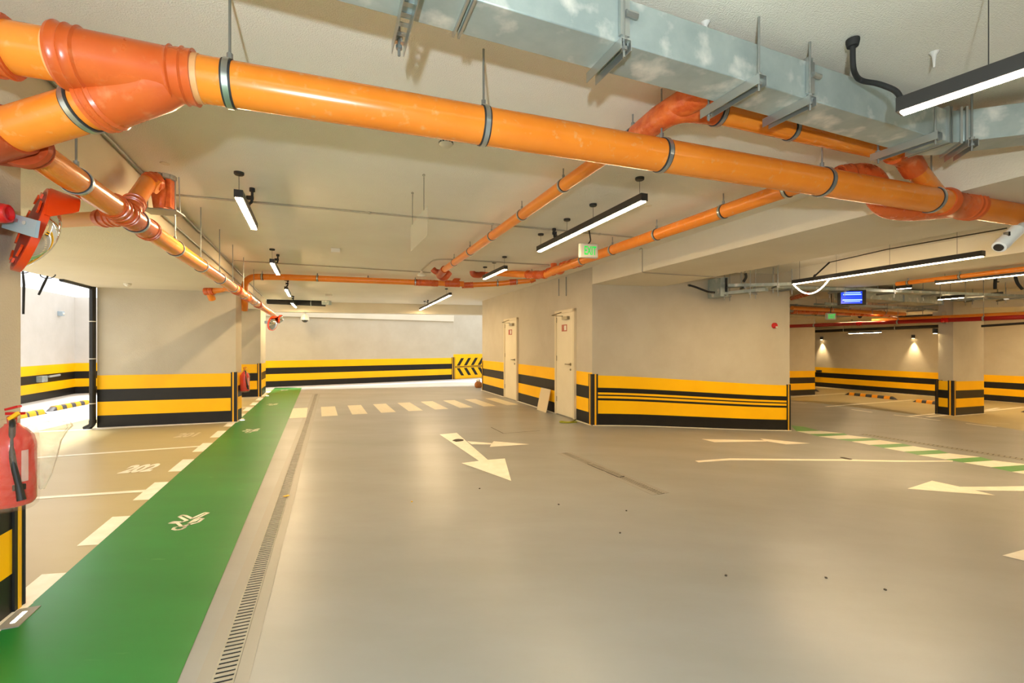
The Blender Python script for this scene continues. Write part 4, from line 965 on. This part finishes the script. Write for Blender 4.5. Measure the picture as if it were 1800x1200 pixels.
for px, py, lab in ((1446, 597, 'left'), (1607, 594.5, 'middle'), (1649, 585.5, None)):
    c = rw_pt(px, py) if lab else V(R0+bR*.30)+V((-.08, 0, 0)); 
    if not lab: c.z = ay(1649, 586, c.y).z
    t = thing('wall_lamp', c, ('black downlight cylinder on the far right wall, %s of the two' % ('left one' if lab == 'left' else 'right one')) if lab else 'small black wall lamp on the left face of the right pillar', 'wall lamp', 'black downlights in the lower bays')
    p = c+wnn*.08 if lab else c
    mb = MB(); mb.lathe(p, (0, 0, 1), [(0, .055), (.13, .055)], 16); mb.box(c+wnn*.03+V((0, 0, .07)), (.05, .05, .06)); obj('cylinder', mb, 'black_metal', t)
    mb = MB(); mb.lathe(p-V((0, 0, .004)), (0, 0, 1), [(0, .04), (.004, .04)], 14); obj('lens', mb, 'spot_led', t)
    spot(p-V((0, 0, .03)), 160 if lab else 16, math.radians(58), 0, 0, .9)
# wall socket on the court wall and on the right wall
c = court_pt(68, 666); t = thing('socket_box', c, 'grey steel socket box on the striped court wall', 'socket')
mb = MB(); mb.box(c+cwn*.06, (.13, .22, .15), Matrix.Rotation(.38, 3, 'Z')); obj('box', mb, 'galv', t, bevel=.01)
mb = MB(); mb.tube([c+cwn*.1+V((.02, .1, .05)), c+cwn*.12+V((-.06, .42, .07))], .025, 10); obj('arm', mb, 'steel', t)
for k in (0, 1):
    lab_ = ('left' if k == 0 else 'right')+' dark socket on the yellow band of the far right wall'
    c = rw_pt(1438+4*k, 652); mb = MB(); mb.box(c+wnn*.02, (.10, .10, .09)); tag(obj('socket_box', mb, 'black_metal', bevel=.008), lab_, 'socket', 'pair of dark sockets')

# ------------------------------------------------------------------ convex mirrors
def convex_mirror(c, n, up, r, label, br=None, hood=.13):
    c = V(c); n = V(n).normalized(); u = V(up); u = (u-n*u.dot(n)).normalized(); s = u.cross(n)
    t = thing('convex_mirror', c, label, 'mirror')
    mb = MB(); mb.lathe(c-n*.02, n, [(0, r*.93), (.0, r), (.03, r), (.032, r*.9)], 48); obj('rim', mb, 'mirror_frame', t)
    mb = MB(); mb.lathe(c-n*.035, n, [(0, r*.35), (.008, r*.75), (.014, r*.92), (.015, r*.92)], 40); b = obj('back_shell', mb, 'mirror_back', t)
    mb = MB()
    for k in range(9):
        a_ = k*2*math.pi/9; e_ = u*math.cos(a_)+s*math.sin(a_); t_ = s*math.cos(a_)-u*math.sin(a_); mb = MB()
        p_ = c-n*.030+e_*r*.80; mb.box(p_, (.06*r/.215, .022*r/.215, .008), Matrix((t_, e_, n)).transposed()); obj('stiffening_rib', mb, 'mirror_frame', b)
    mb = MB(); K = 10; prof = [(.012+.075*(1-(i/K)**2), r*.90*i/K) for i in range(K, -1, -1)]
    mb.lathe(c, n, prof, 40); obj('mirror_dome', mb, 'mirror_face', t)
    # visor over the top third
    m_ = 16; vs = []
    for i in range(m_+1):
        a_ = math.radians(-58+116*i/m_); e = u*math.cos(a_)+s*math.sin(a_); dep = hood*min(1, (1-abs(2*i/m_-1))*3.0)+.01
        for rr, ddp in ((r, -.01), (r+.006, -.01), (r+.010, dep), (r+.004, dep)): vs.append(c+e*rr+n*ddp)
    fs = [(0, 1, 2, 3), tuple(4*m_+j for j in (3, 2, 1, 0))]
    for i in range(m_):
        for j in range(4): fs.append((4*i+j, 4*i+(j+1) % 4, 4*i+4+(j+1) % 4, 4*i+4+j))
    mb = MB(); mb.add(vs, fs, True); obj('visor', mb, 'mirror_frame', t)
    if br:
        mb = MB(); p, q = V(br[0]), V(br[1]); d_ = (q-p).normalized(); 
        mb.box((p+q)/2, ((q-p).length, .012, .075), Matrix.Rotation(math.atan2(d_.y, d_.x), 3, 'Z') @ Matrix.Rotation(-math.asin(d_.z), 3, 'Y'))
        bo = obj('mount_bracket', mb, 'bracket', t)
        for f in (.35, .85):
            mb = MB(); mb.lathe((p+q)/2+d_*(f-.5)*.12+V((.002, -.012, .012)), (0, 1, 0), [(0, .009), (.008, .009)], 8); obj('bracket_bolt', mb, 'steel', bo)
    return t
mc = ay(61, 405, 2.22)
convex_mirror(mc, (.76, 1.06, -.36), (.445, 0, .895), .215, 'large orange rimmed convex mirror with visor, seen from behind at near left pillar',
              br=(ay(8, 386, 2.06), ay(66, 403, 1.98)), hood=.085)
c = ay(480, 568, 10.9)
convex_mirror(c, (.97, -.10, -.22), (.45, 0, .9), .18, 'small far convex mirror with orange rim on the second left pillar', br=(ay(465, 566, 11.2), ay(478, 567, 11.0)), hood=.10)
c = ay(492, 561, 11.0); convex_mirror(c, (.9, .3, -.1), (.2, 0, 1), .10, 'tiny orange backed mirror disc right beside the far convex mirror', hood=.03)

# ------------------------------------------------------------------ fire extinguishers
def lumpy(c, prof, n, amp, seed, sx=1, sy=1, lean=V((0, 0, 0))):
    rnd = random.Random(seed); ph = [rnd.random()*6.28 for _ in range(6)]; vs = []; m_ = len(prof)
    for i, (z, r) in enumerate(prof):
        for k in range(n):
            a_ = 2*math.pi*k/n; rr = r*(1+amp*(math.sin(3*a_+ph[0]+z*9)+.6*math.sin(7*a_+ph[1]-z*23)+.4*math.sin(13*a_+ph[2]+z*41)+.35*math.sin(21*a_+ph[3]+z*70)))
            vs.append(V(c)+V((math.cos(a_)*rr*sx, math.sin(a_)*rr*sy, z+amp*.02*math.sin(5*a_+ph[4])))+lean*i/(m_-1))
    fs = [(i*n+k, i*n+(k+1) % n, (i+1)*n+(k+1) % n, (i+1)*n+k) for i in range(m_-1) for k in range(n)]+[tuple(range(n))[::-1], tuple(range((m_-1)*n, m_*n))]
    mb = MB(); mb.add(vs, fs, True); return mb
def extinguisher(c, r, H, label, ribs_=True, hose=1):
    c = V(c); t = thing('fire_extinguisher', c, label, 'fire extinguisher')
    mb = MB(); mb.lathe(c, (0, 0, 1), [(0, r*.86), (.012, r*.97), (.02, r), (H-.10, r), (H-.06, r*.90), (H-.03, r*.62), (H-.01, r*.35), (H, r*.3)], 36); cy = obj('cylinder', mb, 'red_steel', t)
    mb = MB(); mb.lathe(c+V((0, 0, H*.35)), (0, 0, 1), [(0, r+.0005), (.0, r+.001), (H*.32, r+.001), (H*.32, r+.0005)], 36); 
    a0 = MB(); K = 10
    vs = []
    for i in range(K+1):
        a_ = math.radians(-22+18*i/K)
        for z in (H*.30, H*.68): vs.append(c+V((math.cos(a_)*(r+.0015), math.sin(a_)*(r+.0015), z)))
    a0.add(vs, [(2*i, 2*i+2, 2*i+3, 2*i+1) for i in range(K)], True); obj('label_sheet', a0, 'extinguisher_label', cy)
    mb = MB(); mb.lathe(c+V((0, 0, H)), (0, 0, 1), [(0, .016), (.03, .018), (.035, .012)], 14); mb.box(c+V((.015, -.0, H+.045)), (.07, .022, .012)); mb.box(c+V((.005, 0, H+.07)), (.06, .02, .010), Matrix.Rotation(-.25, 3, 'Y')); obj('valve_handle', mb, 'red_alarm', t)
    mb = MB(); mb.box(c+V((.03, -.02, H+.035)), (.05, .012, .016), Matrix.Rotation(-.6, 3, 'Y')); obj('safety_tag', mb, 'leaf_yellow', t)
    P = fillet([c+V((0, 0, H+.015)), c+V((.035, -.03, H+.01)), c+V((r*.72, -.055, H*.62)), c+V((r*1.06, -.05, .10)), c+V((r*1.15, -.05, .07))], .07, 6)
    mb = MB(); mb.tube(P, .011, 12); obj('hose', mb, 'black_rubber', t)
    mb = MB(); mb.tube([c+V((r*1.06, -.05, .10)), c+V((r*1.22, -.05, .035))], [.012, .016], 12); mb.box(c+V((r*.95, -.04, .09)), (.03, .03, .025)); obj('nozzle', mb, 'black_rubber', t)
    mb = lumpy(c, [(-.03, r*.35), (-.02, r*.85), (0, r*1.10), (.06, r*1.13), (.14, r*1.10), (.22, r*1.14), (H-.10, r*1.13), (H-.03, r*.98), (H+.0, r*.60), (H+.02, r*.45)], 64, .022, 3)
    obj('plastic_bag', mb, 'plastic_bag', t)
    return t
ec = V((-2.285, 2.08, .625)); te = extinguisher(ec, .080, .37, 'red fire extinguisher wrapped in clear plastic on the near left pillar')
mb = lumpy(ec+V((.085, .05, .225)), [(-.17, .012), (-.10, .035), (-.02, .055), (.05, .065), (.095, .085), (.12, .10), (.138, .085), (.145, .03)], 40, .09, 9, 1.0, .5, V((.055, 0, 0))); obj('bag_flap', mb, 'bag_thick', te)
mb = MB(); mb.box(ec+V((-.10, .02, .2)), (.05, .08, .03), Matrix.Rotation(.3, 3, 'Z')); obj('wall_hook', mb, 'steel', te)
c2 = V((-4.83, 8.18, .52)); c2 = V(((430-CX)/F*8.36, 8.36, CAMZ+(CY-687)/F*8.36)); extinguisher(c2, .078, .36, 'smaller looking fire extinguisher in plastic on the side of the left wall block')

# ------------------------------------------------------------------ black drain pipe at the wall block
c = V((-6.80, 7.38, 0)); t = thing('downpipe', c, 'black vertical downpipe with white rings beside the left wall block', 'pipe')
mb = MB(); mb.tube(fillet([V((c.x, c.y, 2.32)), V((c.x, c.y, .06)), V((c.x-.10, c.y-.03, .005))], .05), .043, 20); obj('barrel', mb, 'black_pipe', t)
for yy in (565.5, 631, 709.5):
    z = CAMZ+(CY-yy)/F*c.y; mb = MB(); mb.lathe((c.x, c.y, z), (0, 0, 1), [(0, .043), (0, .047), (.012, .047), (.012, .043)], 20); obj('white_ring', mb, 'white_plastic', t)
mb = MB(); mb.lathe((c.x, c.y, .09), (0, 0, 1), [(0, .043), (0, .05), (.05, .05), (.05, .043)], 20); obj('foot_socket', mb, 'black_pipe', t)
a = az(108, 491.5, 2.29); b = az(160, 505, 2.29)
mb = MB(); mb.tube([a, b], .03, 12); tag(obj('gutter_pipe', mb, 'black_pipe'), 'short black horizontal pipe under the edge of the left slab', 'pipe')
# hanging cables at the court edge
for k, (pts, lab) in enumerate((([(40, 476), (42, 500), (41, 552)], 'straight black cable end hanging below the slab edge, left one'), ([(84, 485), (78, 497), (68, 518)], 'slanting black cable end hanging below the slab edge, right one'))):
    mb = MB(); Pp = [ay(px, py, 5.9) for px, py in pts]; mb.tube(Pp, [.010, .014, .012], 8)
    q = Pp[0]; mb.tube([q+V((.10*math.cos(a_), 0, .02+.05*math.sin(a_))) for a_ in [math.pi*(1+i/8) for i in range(9)]], .006, 6)
    tag(obj('loose_cable', mb, 'insulation'), lab, 'cable', 'cable ends hanging at the court')
# wall grille on second pillar
c = ay(427, 536, 11.75); mb = MB(); mb.box(c-V((0, .08, 0)), (.32, .16, .30), Matrix.Rotation(.35, 3, 'Z')); tag(obj('junction_box', mb, 'plaster_wall', bevel=.008), 'painted box high on the second left pillar', 'junction box')

# ------------------------------------------------------------------ wheel stops
def wheel_stop(p, q, label, group, ncol=4):
    p = V((p[0], p[1], h(p[0]))); q = V((q[0], q[1], h(q[0]))); d = (q-p).normalized(); n = V((-d.y, d.x, 0)).normalized(); L = (q-p).length
    t = thing('wheel_stop', (p+q)/2, label, 'wheel stop', group)
    prof = [(-.075, 0), (-.06, .07), (-.035, .095), (.035, .095), (.06, .07), (.075, 0)]
    st = [(0, .12), (.12, 1), (L-.12, 1), (L, .12)]
    def seg(stations, gscale=1.0, lift=0):
        vs = []
        for s_, sc_ in stations:
            for a_, z in prof: vs.append(p+d*s_+n*a_*gscale+V((0, 0, z*sc_*gscale+lift)))
        m_ = len(prof); fs = [tuple(range(m_)), tuple(range((len(stations)-1)*m_, len(stations)*m_))[::-1]]
        for i in range(len(stations)-1):
            for j in range(m_): fs.append((i*m_+j, i*m_+(j+1) % m_, (i+1)*m_+(j+1) % m_, (i+1)*m_+j))
        mb = MB(); return mb.add(vs, fs)
    obj('rubber_block', seg(st), 'stopper', t)
    for k in range(ncol):
        a_ = L*(k+.62)/(ncol+.3); obj('reflector_patch', seg([(a_-.085, 1), (a_+.085, 1)], 1.03, .0), 'stop_yellow', t)
    return t
gs = 'rubber wheel stops in the left court'
wheel_stop(g(87, 723), g(157, 709), 'grey wheel stop with yellow patches behind the downpipe', gs, 4)
wheel_stop(g(5, 741), g(76, 727), 'grey wheel stop half hidden behind the bagged extinguisher', gs, 4)
gs = 'black wheel stops in the lower right bays'
wheel_stop(g(1487, 693.5), g(1576, 702.5), 'black wheel stop with yellow patches left of the right pillar, fully visible', gs)
wheel_stop(g(1607, 706), g(1690, 716), 'black wheel stop partly hidden behind the right pillar', gs)
wheel_stop(g(1380, 683), g(1439, 688), 'black wheel stop poking out behind the pillar next to the stair core', gs)
wheel_stop(g(1797, 724), g(1900, 735), 'black wheel stop just entering at the right frame edge', gs)

# ------------------------------------------------------------------ drains
def drain(p, q, w, label, seg=.5, pitch=.02940, name='floor_drain', detail=True):
    p = V((p[0], p[1], 0)); q = V((q[0], q[1], 0)); d = (q-p).normalized(); n = V((-d.y, d.x, 0)); L = (q-p).length
    zf = lambda c: V((c.x, c.y, h(c.x)))
    t = thing(name, zf((p+q)/2), label, 'floor drain', 'slotted floor drains')
    for s in (-1, 1):
        a = zf(p+n*s*(w/2+.028)); b = zf(q+n*s*(w/2+.028)); mb = MB(); mb.add(beam_box(a, b, .055, .0026), BF); obj('frame_edge', mb, 'drain_edge', t)
    mb = MB(); mb.add(beam_box(zf(p), zf(q), w, .0030), BF); obj('channel_shade', mb, 'drain_shade', t)  # dark plate on top of the floor, painted-in shade of the channel below
    k = max(1, round(L/seg)); seg = L/k
    proto = None
    for i in range(k):
        c = p+d*seg*i
        if proto is None or c.x > 1.0:
            mb = MB(); nb_ = round(seg/pitch); pitch = seg/nb_
            for j in range(nb_):
                a = zf(c+d*(pitch*j+.0135))+V((0, 0, .003)); b = zf(c+d*(pitch*j+pitch))+V((0, 0, .003)); mb.add(beam_box(a, b, w, .0025), BF)
            for s in (-1, 1):
                mb.add(beam_box(zf(c+n*s*w*.46)+V((0, 0, .003)), zf(c+d*seg*.995+n*s*w*.46)+V((0, 0, .003)), w*.08, .0027), BF)
            o = obj('grate_panel', mb, 'grate', t); 
            if proto is None: proto = (o, c)
        else:
            o = proto[0].copy(); COL.objects.link(o); o.parent = t; o.location = (c-proto[1])
    return t
drain((-.44+.395*1.5, -1.5), (-.44-.395*12.6, 12.6), .085, 'long slotted drain running beside the green walkway')
drain(g(992, 796), g(1162, 868), .085, 'short slotted drain in the middle of the lane')
a = g(1516, 763); b = g(1860, 817); drain(a, b, .12, 'slotted drain beyond the green and white strip', seg=.6, pitch=.06)
# yellow leaf on the drain
c = g(503, 874); mb = MB(); mb.add([c+V((-.03, 0, .009)), c+V((0, -.022, .012)), c+V((.034, 0, .016)), c+V((.004, .03, .012)), c+V((-.03, 0, .012)), c+V((0, -.022, .015)), c+V((.034, 0, .019)), c+V((.004, .03, .015))], BF)
tag(obj('paper_scrap', mb, 'leaf_yellow'), 'small yellow scrap lying on the long drain', 'scrap')
# in-ground light
c = g(33, 1087); R_ = Matrix.Rotation(math.radians(113), 3, 'Z'); t = thing('ground_light', c, 'recessed floor light at the foot of the near left pillar', 'light')
mb = MB(); mb.box(c+V((0, 0, .004)), (.19, .085, .006), R_); obj('frame', mb, 'drain_edge', t)
for k in (-1, 0, 1):
    mb = MB(); mb.box(c+R_ @ V((k*.037, 0, .0078)), (.030, .018, .002), R_); obj('led_window', mb, 'inground_led', t)
for px, py, L_ in ((426, 739, 'beside the left wall block'), (470, 696, 'beside the second left pillar')):
    c = g(px, py); t = thing('ground_light', c, 'small round recessed floor light ' + L_, 'light', 'round floor lights on the walkway')
    mb = MB(); mb.lathe(c, (0, 0, 1), [(0, .055), (.008, .055)], 20); obj('frame', mb, 'drain_edge', t)
    mb = MB(); mb.lathe(c+V((0, 0, .008)), (0, 0, 1), [(0, .035), (.002, .035)], 16); obj('led_window', mb, 'inground_led', t)
# leaning board by the near door
pb = [g(944.5, 719.5), g(960.5, 725)]; sA = on_dw(962)
up = dn*(-.10)+V((0, 0, .46)); ln = (pb[1]-pb[0])
mb = MB(); th = dn*.012; mb.add([pb[0]+V((0, 0, .0)), pb[1], pb[1]+th, pb[0]+th, pb[0]+up, pb[1]+up, pb[1]+up+th, pb[0]+up+th], BF)
bo = thing('leaning_board', pb[0], 'cream board leaning against the striped wall between the doors', 'board'); obj('panel', mb, 'board', bo)
# cable on the floor
P = [g(1013, 737), g(1008, 741), g(1000, 743), (g(985, 741)), g(983, 743), g(995, 744), g(1014, 742.5)]
mb = MB(); mb.tube(fillet([p+V((0, 0, .012)) for p in P], .06, 4), .011, 8); tag(obj('loose_cable', mb, 'cable_green'), 'yellow green cable loop on the floor at the near door', 'cable')
# sack by the far corner
c = g(841, 681); t = thing('rubbish_sack', c, 'brown sack with white top at the far end of the door wall', 'sack')
obj('sack', lumpy(c, [(0, .08), (.03, .11), (.10, .12), (.17, .10), (.20, .05)], 24, .05, 5), 'brown_sack', t)
obj('white_top', lumpy(c+V((0, 0, .18)), [(0, .05), (.04, .07), (.08, .05), (.10, .02)], 20, .08, 6), 'white_plastic', t)
# small debris
for k, (px, py) in enumerate(((724, 882), (843, 859), (982, 887), (1101, 898), (1090, 937), (1556, 1037), (1452, 1016), (1276, 1012))):
    c = g(px, py); mb = MB(); mb.box(c+V((0, 0, .004)), (.012, .010, .007), Matrix.Rotation(k, 3, 'Z')); tag(obj('debris_chip', mb, 'spot_dark' if k else 'leaf_yellow'), 'tiny chip of debris on the lane floor', 'debris', 'debris chips')
